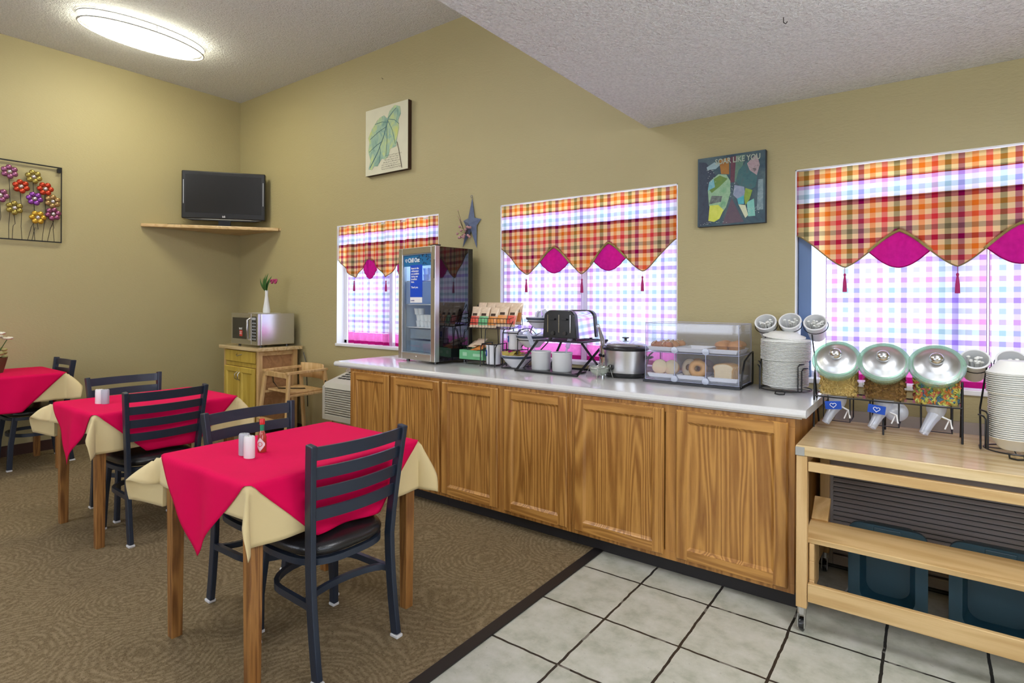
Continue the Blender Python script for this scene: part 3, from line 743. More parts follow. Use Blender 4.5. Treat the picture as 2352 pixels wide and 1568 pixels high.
# ---------------------------------------------------------------- wall air conditioners
def ptac(name_label, x0, x1, y0, z0, zf, zb, m, n, grp='wall air conditioners'):
    r = thing('air_conditioner', name_label, 'air conditioner', ((x0 + x1) / 2, (y0 + YW) / 2, z0), 0, grp); O = tuple(r.location)
    s = B(O); w = .035
    s.box(x0, x0 + w, y0, YW - .013, z0, zf - .03).box(x1 - w, x1, y0, YW - .013, z0, zf - .03).box(x0 + w, x1 - w, y0, YW - .013, z0, z0 + .05)
    vs = [(x0, y0 + .012, zf - .03), (x1, y0 + .012, zf - .03), (x1, y0, zf - .03), (x0, y0, zf - .03)]
    poly = [(y0, zf - .045), (y0 + .03, zf), (y0 + min(.10, (YW - y0) * .5), zf + .02), (YW - .013, zb), (YW - .013, zf - .045)]
    nn = len(poly); s.add([(x0, p[0], p[1]) for p in poly] + [(x1, p[0], p[1]) for p in poly], [tuple(range(nn)), tuple(range(2 * nn - 1, nn - 1, -1))] + [(i, (i + 1) % nn, (i + 1) % nn + nn, i + nn) for i in range(nn)])
    obj('housing', s, m, r, bev=.004)
    d = B(O); d.box(x0 + w, x1 - w, y0 + .03, y0 + .04, z0 + .05, zf - .05); obj('inner_panel', d, PTACD, r)
    g = B(O); H = zf - .05 - z0 - .055
    for i in range(n):
        z = z0 + .055 + H * (i + .5) / n; M = Matrix.Translation((0, y0 + .012, z)) @ Matrix.Rotation(.5, 4, 'X'); g.box(x0 + w, x1 - w, -.008, .010, -H / n * .21, H / n * .21, M)
    obj('louvre_grille', g, m, r)
    v = B(O); th = math.atan2(zb - zf - .02, YW - .013 - y0 - .10); M = Matrix.Translation((0, y0 + .12, zf + .02 + .02 * math.tan(th) + .0015)) @ Matrix.Rotation(th, 4, 'X')
    L = .17; X = x0 + .06
    while X < x1 - .08 and y0 < 3.3:
        for q in range(4): v.box(X, X + .05, L * q / 4, L * q / 4 + .022, 0, .002, M)
        X += .062
    if v.v: obj('vent_slots', v, PTACD, r)
    p = B(O); p.add([(x0 + .01, YW - .13, zb - .02), (x1 - .05, YW - .13, zb - .02), (x1 - .03, YW - .02, zb + .085), (x0 + .05, YW - .02, zb + .085)], [(0, 1, 2, 3)]); obj('clear_deflector', p, clear('deflector_plastic', (.9, .86, .88), .1, .15, .2, (.6, .52, .5)), r, solid=.003)
    return r
ptac('cream wall air conditioner with black vents, left of the oak cabinets', -4.44, -3.79, 3.13, .325, .655, .755, PTACM, 11)
ptac('taupe wall air conditioner with fine louvres behind the rolling cart', -.438, .82, 3.385, .03, .556, .74, PTAC2, 17)
# storage totes standing on edge under the cart
def tote(x0, x1, y, label):
    W = x1 - x0; H = .40
    r = thing('storage_tote', label, 'storage bin', ((x0 + x1) / 2, y, 0), 0, 'blue-green storage totes')
    Mx = Matrix.Translation((0, 0, H / 2 + .002)) @ Matrix.Rotation(PI / 2, 4, 'X')
    b = B()
    def ring(hx, hy, rad, z, n=6):
        o = []
        for (qx, qy, a0) in ((1, 1, 0), (-1, 1, PI / 2), (-1, -1, PI), (1, -1, 3 * PI / 2)):
            for k in range(n + 1):
                a = a0 + PI / 2 * k / n; o.append(Mx @ Vector((qx * (hx - rad) + rad * math.cos(a), qy * (hy - rad) + rad * math.sin(a), z)))
        return o
    hx, hy = W / 2, H / 2
    L = [ring(hx - .035, hy - .035, .04, -.10), ring(hx - .014, hy - .014, .04, .035), ring(hx, hy, .045, .035), ring(hx, hy, .045, .055), ring(hx - .02, hy - .02, .045, .06), ring(hx - .045, hy - .045, .05, .052), ring(hx - .065, hy - .065, .05, -.02)]
    N = len(L[0]); vs = [p for q in L for p in q]; fs = [tuple(reversed(range(N)))]
    for i in range(len(L) - 1): fs += [(i * N + k, i * N + (k + 1) % N, (i + 1) * N + (k + 1) % N, (i + 1) * N + k) for k in range(N)]
    fs.append(tuple((len(L) - 1) * N + k for k in range(N))); b.add(vs, fs); obj('shell', b, TOTE, r, smooth=40)
    for q in (-1, 1): obj('grip', B().box(-.05, .05, -.062, -.052, H / 2 + q * (hy - .018) - .01, H / 2 + q * (hy - .018) + .012), TOTE, r, bev=.003)
tote(-.295, .0, 3.06, 'blue-green plastic tote standing on edge under the cart, the left of the two')
tote(.07, .40, 3.06, 'blue-green plastic tote standing on edge under the cart, the right of the two')
b = B(); b.tube([(-.40, 3.16, .012), (-.37, 3.0, .01), (-.34, 2.93, .012), (-.31, 2.96, .01), (-.33, 3.05, .012), (-.30, 3.12, .05)], .004, 6); prop(obj('power_cord', b, CORD, smooth=60), 'grey power cord curled on the floor beside the left tote', 'cord')

# ---------------------------------------------------------------- corner kitchen cart, microwave, vase
rz = math.radians(-2)
r = thing('kitchen_cart', 'pine kitchen cart with lamp-yellow tinted doors in the corner, under the microwave', 'cart', (-5.66, 3.235, .004), rz)
W, D, H = .72, .42, .925
obj('top', B().box(-W / 2 - .045, W / 2 + .045, -D / 2 - .035, D / 2 + .03, H - .035, H), BUTCH, r, bev=.004)
LAMPYEL = wood('lamp_yellow_pine', (.46, .30, .035), (.60, .43, .075), 'Z', 1., .45, .1, 5.)  # same pine as the rest; the lamp's yellow cast painted into the colour
c = B(); c.box(-W / 2 + .04, W / 2 - .04, -D / 2 + .02, D / 2 - .01, .10, H - .036); obj('body', c, PINEP, r)
for sx in (-1, 1):
    for sy in (-1, 1): obj('post', B().box(sx * (W / 2 - .022) - .022, sx * (W / 2 - .022) + .022, sy * (D / 2 - .022) - .022, sy * (D / 2 - .022) + .022, 0, H - .036), PINE, r, bev=.003)
f = B()
for sx in (-1, 1):
    xx = sx * (W / 2 - .015)
    for z0, z1 in ((H - .085, H - .036), (.64, .69), (.10, .16)): f.box(min(xx, xx - sx * .025), max(xx, xx - sx * .025), -D / 2 + .044, D / 2 - .044, z0, z1)
obj('side_rail', f, PINEX, r, bev=.002)
obj('face_rail', B().box(-W / 2 + .044, W / 2 - .044, -D / 2, -D / 2 + .02, .10, .16), LAMPYEL, r); obj('face_rail', B().box(-W / 2 + .044, W / 2 - .044, -D / 2 + .004, -D / 2 + .02, .72, .76), LAMPYEL, r)
dd = B(); dd.box(-W / 2 + .05, W / 2 - .05, -D / 2 - .012, -D / 2 + .004, .765, H - .045); dr = obj('drawer', dd, LAMPYEL, r, bev=.004)
h = B(); h.tube([(-.05, -D / 2 - .014, .845), (-.02, -D / 2 - .035, .835), (0, -D / 2 - .037, .828), (.02, -D / 2 - .035, .835), (.05, -D / 2 - .014, .845)], .004, 6); obj('handle', h, STEEL, dr, smooth=60)
for s in (-1, 1):
    a, c_ = (-W / 2 + .048, -.003) if s < 0 else (.003, W / 2 - .048)
    d = B(); panel_door(d, a, c_, .165, .715, -D / 2 - .0, .05); do = obj('door', d, LAMPYEL, r, bev=.001)
    h = B(); h.tube([(s * .022, -D / 2 - .02, .665), (s * .03, -D / 2 - .045, .645), (s * .03, -D / 2 - .045, .60), (s * .022, -D / 2 - .02, .58)], .0045, 6); obj('handle', h, STEEL, do, smooth=60)

r = thing('microwave', 'stainless steel microwave oven with dark door and red sticker on the corner cart', 'microwave', (-5.63, 3.25, H + .004 + .001), math.radians(-2))
W, D, Hm = .55, .38, .335; z0 = .018
obj('body', B().box(-W / 2, W / 2, -D / 2 + .02, D / 2, z0, Hm), MWST, r, bev=.006)
f = B(); f.box(-W / 2, W / 2 - .135, -D / 2 - .015, -D / 2 + .0195, z0, Hm); do = obj('door', f, STEEL, r, bev=.006)
obj('door_window', B().box(-W / 2 + .035, W / 2 - .185, -D / 2 - .0175, -D / 2 - .0145, z0 + .055, Hm - .045), mat('dark_door_glass', (.035, .033, .03), .2), do, bev=.001)
h = B(); h.tube([(W / 2 - .152, -D / 2 - .014, Hm - .05), (W / 2 - .152, -D / 2 - .045, Hm - .065), (W / 2 - .152, -D / 2 - .045, z0 + .065), (W / 2 - .152, -D / 2 - .014, z0 + .05)], .010, 8); obj('handle', h, STEEL, do, smooth=60)
p = B(); p.box(W / 2 - .134, W / 2, -D / 2 - .014, -D / 2 + .0195, z0, Hm); cp_ = obj('control_panel', p, STEEL, r, bev=.004)
obj('keypad', B().box(W / 2 - .115, W / 2 - .03, -D / 2 - .0165, -D / 2 - .0135, z0 + .04, Hm - .03), BLACKP, cp_)
kb = B()
for a in range(3):
    for c_ in range(6): kb.lathe([(.0085, 0), (.0085, .001)], 10, disc_axis((W / 2 - .098 + a * .026, -D / 2 - .0167, z0 + .06 + c_ * .032), (0, -1, 0)))
kb.box(W / 2 - .108, W / 2 - .037, -D / 2 - .0178, -D / 2 - .0166, Hm - .065, Hm - .04)
obj('button', kb, GREYP, cp_)
st = obj('sticker', B().box(-.09, -.03, -D / 2 - .0185, -D / 2 - .0178, .10, .16), mat('red_sticker', (.6, .04, .03), .5), do)
text('sticker_text', 'WAIT', .027, WTXT, do, (-.10, -D / 2 - .0190, .168), (PI / 2, 0, 0), bold=.0008)
text('sticker_text', 'allow food\nto stand\nbefore use', .011, WTXT, do, (-.086, -D / 2 - .0192, .143), (PI / 2, 0, 0))
ft = B()
for sx in (-1, 1):
    for sy in (-1, 1): ft.lathe([(.014, 0), (.014, z0 + .002)], 10, Matrix.Translation((sx * .22, sy * .14, 0)))
obj('foot', ft, BLACKP, r)
zt = H + .006 + Hm
b = B(); b.add([(-5.77, 3.16, zt), (-5.45, 3.13, zt), (-5.42, 3.32, zt), (-5.74, 3.35, zt)], [(0, 1, 2, 3)]); prop(obj('paper_mat', b, WPLA, solid=.002), 'white paper sheet lying on the microwave under the vase', 'paper')
r = thing('bud_vase', 'tall white bud vase with green leaves and a magenta flower on the microwave', 'vase', (-5.555, 3.24, zt + .002))
b = B(); b.lathe([(.0001, 0), (.032, 0), (.036, .01), (.036, .035), (.025, .11), (.0155, .18), (.0165, .235), (.0145, .235), (.0135, .18), (.0001, .17)], 24); obj('vase', b, WPLA, r, smooth=50)
def leaf(b, base, tip, w, bend=.02):
    base, tip = Vector(base), Vector(tip); d = tip - base; s = d.cross(Vector((0, 1, .2))).normalized(); n = 8
    b.grid(lambda u, v: base + d * u + s * (v - .5) * 2 * w * math.sin(PI * min(1, u * .93 + .07)) ** .8 + Vector((0, -1, 0)) * bend * math.sin(PI * u) - Vector((0, 0, 1)) * .03 * u * u * abs(d.x) * 4, n, 2)
b = B()
for tx, ty, tz in ((-.125, .0, .38), (-.05, .02, .41), (-.015, -.02, .37), (.03, 0, .415), (.065, .02, .39), (.045, -.02, .36)): leaf(b, (0, 0, .21), (tx, ty, tz), .016)
obj('leaf', b, GRN, r, smooth=60, solid=.001)
b = B(); b.tube([(0, 0, .20), (.03, -.01, .30), (.09, -.01, .325), (.17, 0, .315)], .0025, 5); s = obj('stem', b, GRN, r)
b = B()
for cx_, s_ in ((.10, 1), (.16, 1.1)):
    for q in range(6):
        t = q * PI / 3; b.ball((cx_ + .014 * math.cos(t) * s_, .008 * math.sin(2 * t), .325 + .014 * math.sin(t) * s_), (.015, .010, .013), 8, 6)
obj('blossom', b, PNKFL, r, smooth=60)
b = B(); b.tube([(-5.245, 3.47, .86), (-5.22, 3.485, .75), (-5.20, 3.48, .60), (-5.19, 3.485, .30)], .004, 6); prop(obj('power_cord', b, BLACKP, smooth=60), 'black power cord hanging down behind the corner cart', 'cord')

# ---------------------------------------------------------------- wooden high chair
r = thing('high_chair', 'pale wooden restaurant high chair with black strap beside the corner cart', 'high chair', (-4.90, 3.16, .004), math.radians(-3))
HC = PINE; W, D = .21, .22
for s in (-1, 1):
    obj('leg', B().bar((s * .27, -.255, 0), (s * W, -.19, .735), .022, .045, (1, 0, 0)), HC, r, bev=.003)
    obj('leg', B().bar((s * .27, .255, 0), (s * W, .17, .735), .022, .045, (1, 0, 0)), HC, r, bev=.003)
    obj('arm_rail', B().bar((s * (W), -.215, .725), (s * W, .20, .735), .022, .05, (1, 0, 0)), HC, r, bev=.003)
    obj('seat_rail', B().bar((s * (W + .012), -.20, .52), (s * (W + .012), .19, .525), .020, .045, (1, 0, 0)), HC, r, bev=.003)
    obj('foot_rail', B().bar((s * .262, -.235, .09), (s * .262, .235, .09), .02, .035, (1, 0, 0)), HC, r, bev=.003)
obj('seat', B().box(-W - .0, W + .0, -.17, .16, .535, .552), HC, r, bev=.003)
b = B(); b.grid(lambda u, v: ((u - .5) * 2 * (W - .012), .17 + .05 * math.sin(PI * u), .63 + .145 * v), 12, 2); obj('backrest', b, HC, r, solid=.014, smooth=50)
obj('front_bar', B().bar((-W + .012, -.19, .70), (W - .012, -.19, .70), .025, .045), HC, r, bev=.003)
obj('footrest', B().bar((-.235, -.23, .27), (.235, -.23, .27), .06, .018), HC, r, bev=.003)
obj('cross_rail', B().bar((-.262, .235, .09), (.262, .235, .09), .018, .035), HC, r, bev=.003)
s = B(); s.rtube([(-.12, -.17, .715), (-.125, -.16, .62), (-.09, -.13, .56), (.0, -.05, .556), (.10, .04, .556)], .022, .003); obj('strap', s, BLACKP, r)
s = B(); s.rtube([(W + .026, .17, .63), (W + .03, .16, .50), (W + .03, .17, .33)], .022, .003); obj('strap', s, BLACKP, r)

# ---------------------------------------------------------------- corner shelf, television
A = Vector((XL, 2.448, 0)); Bv = Vector((-5.724, YW, 0)); dg = (Bv - A).normalized(); nr = Vector((dg.y, -dg.x, 0))
b = B()
tri = [(XL + .001, 2.448), (-5.724, YW - .001), (XL + .001, YW - .001)]
b.add([(p[0], p[1], z) for z in (2.162, 2.185) for p in tri], [(2, 1, 0), (3, 4, 5), (0, 1, 4, 3), (1, 2, 5, 4), (2, 0, 3, 5)])
r = thing('corner_shelf', 'pale wooden corner shelf carrying the television', 'shelf', (XL + .3, 3.2, 2.162))
b.off = Vector(r.location); obj('board', b, PINEX, r)
e = B(tuple(r.location)); e.bar(A + nr * .012 + Vector((0, 0, 2.172)) + dg * .01, Bv + nr * .012 + Vector((0, 0, 2.172)) - dg * .02, .022, .034, (0, 0, 1)); obj('edge_moulding', e, PINEX, r, bev=.006)
def on_diag(al, off, z): return A + dg * al + nr * off + Vector((0, 0, z))
tc = on_diag(.768, -.10, 2.1856); rz = math.atan2(dg.y, dg.x)
r = thing('television', 'black flat television on the pale corner shelf', 'television', tuple(tc), rz)
W = .83; z0, z1 = .085, .60
obj('cabinet', B().box(-W / 2, W / 2, -.02, .055, z0, z1), BLACKP, r, bev=.012)
obj('rear_housing', B().box(-W / 2 + .12, W / 2 - .12, .0555, .11, z0 + .06, z1 - .07), BLACKP, r, bev=.02)
obj('screen', B().box(-W / 2 + .04, W / 2 - .04, -.0225, -.0185, z0 + .065, z1 - .042), SCREEN, r)
lg = B(); lg.prism([(-W / 2 + .03, z0 + .002), (-W / 2 + .1, z0 - .018), (W / 2 - .1, z0 - .018), (W / 2 - .03, z0 + .002)], -.018, .03); obj('lower_trim', lg, BLACKP, r, bev=.004)
obj('speaker_strip', B().box(-W / 2 + .018, -W / 2 + .024, -.0215, -.019, z0 + .16, z1 - .10).box(W / 2 - .024, W / 2 - .018, -.0215, -.019, z0 + .16, z1 - .10), GREYP, r)
text('maker_mark', 'LG', .024, WTXT, r, (0, -.0212, z0 + .022), (PI / 2, 0, 0), 'CENTER', bold=.0006)
b = B(); b.lathe([(.0001, .0), (.17, 0), (.17, .012), (.15, .016), (.0001, .018)], 32, None, 1, .5); b.box(-.06, .06, .01, .04, .015, z0 + .08); obj('stand', b, BLACKP, r, smooth=40)
t2 = on_diag(.29, -.09, 2.1856); r = thing('remote_control', 'small black remote lying on the corner shelf left of the television', 'remote control', tuple(t2), rz)
obj('case', B().rbox(.135, .045, 0, .018, .01, 3), BLACKP, r, bev=.003); k_ = B(); [k_.lathe([(.004, .018), (.004, .0195)], 8, Matrix.Translation((-.045 + .018 * q, s * .01, 0))) for q in range(5) for s in (-1, 1)]; obj('button', k_, GREYP, r)

# ---------------------------------------------------------------- metal flower wall art
r = thing('metal_wall_art', 'black wire frame with metal flowers on stems hanging on the left wall', 'wall art', (XL, 1.27, 1.93)); O = tuple(r.location); xw = XL + .025
b = B(O); y0, y1, z0, z1 = .76, 1.775, 1.93, 2.625
b.rtube([(xw, y0, z0), (xw, y1, z0), (xw, y1, z1), (xw, y0, z1)], .012, .012, True); obj('frame', b, BLKM, r)
t = B(O); t.box(XL, xw + .008, y1 - .03, y1 - .006, z1 - .045, z1 - .008); obj('hanging_tab', t, BLKM, r)
FC = {'purple': (.30, .10, .20), 'olive': (.34, .26, .06), 'red': (.50, .05, .02), 'violet': (.24, .06, .33), 'brown': (.36, .22, .09), 'gold': (.58, .34, .04), 'plum': (.28, .08, .17)}
FM = {k_: mat('petal_' + k_, c, .28, .65, var=.25, vscale=25.) for k_, c in FC.items()}
ctr = mat('flower_eye', (.75, .68, .72), .2, .7)
FL = [(1.398, 2.521, 'purple'), (1.565, 2.505, 'olive'), (1.476, 2.403, 'red'), (1.65, 2.410, 'red'), (1.335, 2.304, 'purple'), (1.571, 2.308, 'violet'), (1.705, 2.302, 'brown'), (1.432, 2.206, 'olive'), (1.594, 2.141, 'gold'), (1.708, 2.187, 'plum'),
      (1.22, 2.42, 'gold'), (1.10, 2.52, 'red'), (1.02, 2.36, 'violet')]
rs = random.Random(5)
for i, (y, z, cn) in enumerate(FL):
    f = B(O); xo = xw + .022 + .004 * (i % 3); a0 = rs.uniform(0, 1)
    for q in range(6):
        a = a0 + q * PI / 3; f.ball((xo, y + .040 * math.cos(a), z + .040 * math.sin(a)), (.014, .0235, .0235), 12, 8)
    fo = obj('flower', f, FM[cn], r, smooth=70)
    obj('flower_eye', B(O).ball((xo + .010, y, z), (.011, .015, .015), 10, 8), ctr, fo, smooth=70)
    s = B(O); dy = rs.uniform(-.05, .02); s.tube([(xw + .004, y, z - .03), (xw + .004, y + .01, (z + z0) / 2), (xw + .004, y + dy * .4, z0 + .12), (xw + .003, y + dy, z0)], .0022, 5); obj('stem', s, BLKM, r)

# ---------------------------------------------------------------- canvases
r = thing('canvas_picture', 'cream canvas of a green leaf with handwriting, high on the window wall', 'picture', (-3.965, YW - .02, 2.86)); O = tuple(r.location)
x0, x1, z0, z1 = -4.25, -3.682, 2.557, 3.165; yf = YW - .042
obj('stretcher', B(O).box(x0, x1, yf, YW - .002, z0, z1), mat('dark_canvas_edge', (.045, .018, .008), .6), r)
CV = mat('cream_canvas', (.68, .66, .50), .7, var=.12, vscale=4.)
cv = obj('canvas', B(O).box(x0 + .001, x1 - .001, yf - .002, yf - .0001, z0 + .001, z1 - .001), CV, r)
def leafm():
    m, nt, out = node_mat('painted_leaf'); p = nd(nt, 'BsdfPrincipled', i_Roughness=.7); nt.links.new(p.outputs[0], out.inputs[0])
    f = noise(nt, coords(nt, (1, 1, .7)), 11., 4, .6, .8); c = ramp(nt, f, [(.3, (.14, .28, .22)), (.45, (.30, .46, .36)), (.58, (.46, .58, .28)), (.72, (.60, .62, .16))]); nt.links.new(c, p.inputs['Base Color']); return m
LM = leafm()
def uv(u, v, d=.004): return (x0 + (x1 - x0) * u, yf - d, z0 + (z1 - z0) * v)
def patch(pts, m, d, parent, name):
    b = B(O); n = len(pts); c = (sum(p[0] for p in pts) / n, sum(p[1] for p in pts) / n)
    b.add([uv(p[0], p[1], d) for p in pts] + [uv(p[0], p[1], d - .0012) for p in pts] + [uv(c[0], c[1], d)],
          [tuple(range(n))] + [(i, (i + 1) % n, (i + 1) % n + n, i + n) for i in range(n)])
    return obj(name, b, m, parent)
outline = [(.08, .10), (.13, .22), (.07, .38), (.10, .50), (.07, .58), (.16, .70), (.30, .82), (.22, .72), (.34, .84), (.45, .86), (.53, .80), (.58, .90), (.70, .97), (.82, .93), (.84, .82), (.78, .74), (.80, .62), (.76, .50), (.74, .36), (.60, .34), (.56, .24), (.48, .20), (.40, .22), (.30, .12), (.22, .13), (.16, .08)]
patch(outline, LM, .0045, cv, 'leaf')
VE = mat('vein_paint', (.12, .24, .26), .7)
v = B(O); rt = (.55, .78)
v.tube([uv(rt[0], rt[1], .006), uv(.45, .55, .006), uv(.30, .32, .006), uv(.12, .12, .006)], .004, 4)
for a, c_ in (((.50, .68), (.12, .55)), ((.42, .48), (.10, .36)), ((.55, .74), (.24, .76)), ((.55, .76), (.72, .40)), ((.52, .70), (.50, .24)), ((.55, .79), (.80, .68)), ((.55, .80), (.74, .92)), ((.36, .42), (.34, .16))): v.tube([uv(*a, .006), uv((a[0] + c_[0]) / 2 + .02, (a[1] + c_[1]) / 2 + .02, .006), uv(*c_, .006)], .0025, 4)
obj('vein', v, VE, cv)
BRN = mat('brown_ink', (.06, .03, .015), .7)
s = B(O); s.tube([uv(.76, .42, .006), uv(.80, .30, .006), uv(.84, .15, .006), uv(.87, .03, .006)], .003, 4); obj('stalk', s, BRN, cv)
w = B(O); rs = random.Random(2)
for ln in range(7):
    u = .48 - .02 * ln + rs.uniform(0, .04); zz = .25 - ln * .032
    while u < .80:
        L = rs.uniform(.03, .09); pts = [uv(u + L * q / 6, zz + .007 * math.sin(q * 2.3 + ln) + rs.uniform(-.004, .004), .0055) for q in range(7)]; w.tube(pts, .0009, 3); u += L + .015
obj('handwriting', w, BRN, cv)

r = thing('canvas_picture', 'dark butterfly collage canvas lettered SOAR LIKE YOU, between two windows', 'picture', (-.946, YW - .02, 2.05)); O = tuple(r.location)
x0, x1, z0, z1 = -1.142, -.755, 1.852, 2.268; yf = YW - .038
obj('stretcher', B(O).box(x0, x1, yf, YW - .002, z0, z1), mat('navy_canvas_edge', (.02, .025, .05), .6), r)
def collage(name, cols, sc):
    m, nt, out = node_mat(name); p = nd(nt, 'BsdfPrincipled', i_Roughness=.6); nt.links.new(p.outputs[0], out.inputs[0])
    w = nd(nt, 'TexNoise', i_Scale=sc, i_Detail=6., i_Roughness=.7, i_Distortion=.6); nt.links.new(coords(nt), w.inputs['Vector']); n_ = len(cols)
    c = ramp(nt, w.outputs['Fac'], [(.30 + .4 * i / (n_ - 1), c_) for i, c_ in enumerate(cols)]); nt.links.new(c, p.inputs['Base Color']); return m
cv = obj('canvas', B(O).box(x0 + .001, x1 - .001, yf - .002, yf - .0001, z0 + .001, z1 - .001), collage('slate_paint', ((.03, .035, .065), (.035, .075, .10), (.06, .10, .12), (.10, .16, .17)), 7.), r)
P = lambda n_, c_: collage(n_, c_, 30.)
bits = [([(.02, .02), (.02, .95), (.13, .93), (.30, .70), (.28, .40), (.20, .03)], ((.025, .03, .06), (.04, .06, .09)), .0021),
        ([(.38, .02), (.52, .38), (.66, .10), (.70, .03)], ((.09, .06, .09), (.12, .08, .10)), .0024),
        ([(.14, .86), (.26, .92), (.36, .88), (.28, .82), (.15, .82)], ((.25, .36, .40), (.32, .44, .46)), .0026),
        ([(.33, .94), (.48, .96), (.48, .72), (.36, .74)], ((.30, .10, .02), (.36, .18, .03)), .0028),
        ([(.50, .96), (.58, .97), (.56, .60), (.50, .60)], ((.10, .03, .06), (.14, .05, .07)), .0030),
        ([(.58, .97), (.72, .97), (.62, .62), (.56, .60)], ((.08, .17, .13), (.14, .24, .18)), .0027),
        ([(.16, .52), (.20, .66), (.32, .74), (.44, .72), (.50, .62), (.50, .45), (.44, .26), (.36, .16), (.30, .12), (.18, .30)], ((.14, .32, .18), (.26, .42, .26), (.34, .48, .32)), .0032),
        ([(.16, .56), (.22, .66), (.34, .72), (.46, .66), (.34, .56), (.22, .48)], ((.08, .20, .05), (.16, .24, .04)), .0036),
        ([(.16, .52), (.18, .64), (.25, .68), (.27, .56)], ((.10, .34, .42), (.24, .46, .52)), .0039),
        ([(.18, .32), (.36, .34), (.38, .42), (.22, .44)], ((.03, .03, .04), (.20, .24, .22)), .0040),
        ([(.17, .08), (.19, .30), (.32, .30), (.40, .22), (.34, .10), (.26, .06)], ((.50, .55, .05), (.62, .65, .12)), .0042),
        ([(.58, .62), (.62, .76), (.72, .86), (.86, .92), (.90, .70), (.86, .50), (.70, .44)], ((.03, .10, .12), (.05, .14, .15), (.08, .09, .10)), .0030),
        ([(.74, .84), (.88, .96), (.92, .80), (.88, .66), (.78, .74)], ((.30, .20, .24), (.42, .32, .34), (.05, .05, .06)), .0036),
        ([(.54, .42), (.56, .56), (.70, .52), (.72, .38), (.62, .34)], ((.18, .22, .34), (.30, .34, .44)), .0038),
        ([(.70, .38), (.72, .50), (.82, .46), (.78, .34), (.72, .26)], ((.16, .26, .03), (.26, .36, .05)), .0040),
        ([(.60, .36), (.70, .40), (.70, .28), (.62, .28)], ((.04, .30, .38), (.10, .42, .48)), .0042),
        ([(.62, .28), (.72, .26), (.76, .12), (.72, .08)], ((.52, .54, .36), (.60, .62, .44)), .0041),
        ([(.74, .30), (.84, .34), (.86, .10), (.76, .10)], ((.16, .44, .38), (.24, .52, .44)), .0039),
        ([(.90, .60), (.97, .60), (.97, .18), (.88, .18)], ((.10, .17, .20), (.30, .38, .40)), .0028)]
for i, (pts, cols, d) in enumerate(bits): patch(pts, P('collage_%d' % i, cols), d, cv, 'painted_patch')
text('lettering', 'SOAR LIKE YOU', .046, mat('pale_lettering', (.40, .45, .36), .6), cv, (x0 + .105 - O[0], yf - .0056 - O[1], z1 - .05 - O[2]), (PI / 2, 0, 0), 'LEFT', .0004, .78, .0008)
sp = B(O); rs = random.Random(8)
for q in range(70):
    u, v_ = rs.choice([(rs.uniform(.14, .28), rs.uniform(.62, .82)), (rs.uniform(.05, .45), rs.uniform(.03, .06)), (rs.uniform(.74, .94), rs.uniform(.14, .22)), (rs.uniform(.50, .58), rs.uniform(.3, .6))]); c_ = uv(u, v_, .0048); sp.box(c_[0] - .0022, c_[0] + .0022, c_[1] - .0004, c_[1] + .0004, c_[2] - .0012, c_[2] + .0012)
obj('paint_fleck', sp, mat('fleck_paint', (.45, .5, .5), .6), cv)

# tin star with berries
r = thing('tin_star', 'slate blue tin star with pink berry sprig on the wall above the refrigerator', 'wall decoration', (-2.975, YW - .02, 2.0)); O = tuple(r.location)
c = Vector((-2.975, YW - .035, 2.02)); b = B(O); tips = []
for q in range(5):
    a = PI / 2 + q * 2 * PI / 5; Rt = (.215, .105, .205, .205, .105)[q]; tips.append(c + Vector((Rt * math.cos(a) * .95, .03, Rt * math.sin(a)))); a += PI / 5; tips.append(c + Vector((.058 * math.cos(a), .02, .058 * math.sin(a))))
tips[4] = Vector((-3.075, YW - .005, 1.835)); tips[6] = Vector((-2.925, YW - .005, 1.82))
b.add([tuple(c + Vector((0, -.012, 0)))] + [tuple(p) for p in tips] + [tuple(c + Vector((0, .028, 0)))], [(0, i + 1, (i + 1) % 10 + 1) for i in range(10)] + [(11, (i + 1) % 10 + 1, i + 1) for i in range(10)]); obj('star_body', b, STARM, r)
h = B(O); h.torus((c.x, YW - .012, 2.24), .010, .0016, 14, 5, Matrix.Rotation(PI / 2, 4, 'X')); obj('hanging_loop', h, STARM, r)
tw = B(O); be = B(O); rs = random.Random(4)
for q in range(16):
    e = Vector((c.x - .03 + rs.uniform(-.09, .07), YW - .06, 1.955 + rs.uniform(-.055, .05))); tw.tube([(c.x - .01, YW - .05, 1.96), tuple(e)], .0012, 4); be.ball(tuple(e), .011, 7, 5)
for q in range(7):
    e = Vector((c.x - .06 - rs.uniform(.0, .06), YW - .05, 2.0 + rs.uniform(-.01, .16))); tw.tube([(c.x - .05, YW - .05, 1.97), tuple(e)], .001, 4); be.ball(tuple(e), .0035, 6, 4)
obj('twig', tw, BRN, r); obj('berry', be, mat('pink_berry', (.48, .25, .26), .5), r, smooth=60)
# ---------------------------------------------------------------- curtains
def edge_fn(pts):
    def f(x):
        for (a, za), (c, zc) in zip(pts, pts[1:]):
            if x <= c or (c, zc) == pts[-1]:
                t = max(0, min(1, (x - a) / (c - a))); s = t * t * (3 - 2 * t); t = .5 * t + .5 * s; return za + (zc - za) * t
    return f
VP = [[(-4.735, 1.80), (-4.465, 1.622), (-4.245, 1.79), (-4.01, 1.615), (-3.78, 1.77), (-3.56, 1.62), (-3.35, 1.80)],
      [(-2.69, 1.807), (-2.443, 1.597), (-2.20, 1.789), (-1.967, 1.590), (-1.765, 1.795), (-1.515, 1.597), (-1.28, 1.80)],
      [(-.607, 1.772), (-.365, 1.584), (-.125, 1.762), (.11, 1.574), (.345, 1.765), (.585, 1.577), (.83, 1.77)]]
WN = ['left window beside the corner cart', 'middle window behind the toaster', 'right window behind the cereal dispensers']
TIERS = [[(-4.60, -3.985), (-3.945, -3.362)], [(-2.682, -1.995), (-1.945, -1.288)], [(-.458, .222), (.232, .822)]]
SEAM = mat('seam_thread', (.45, .25, .5), .8)
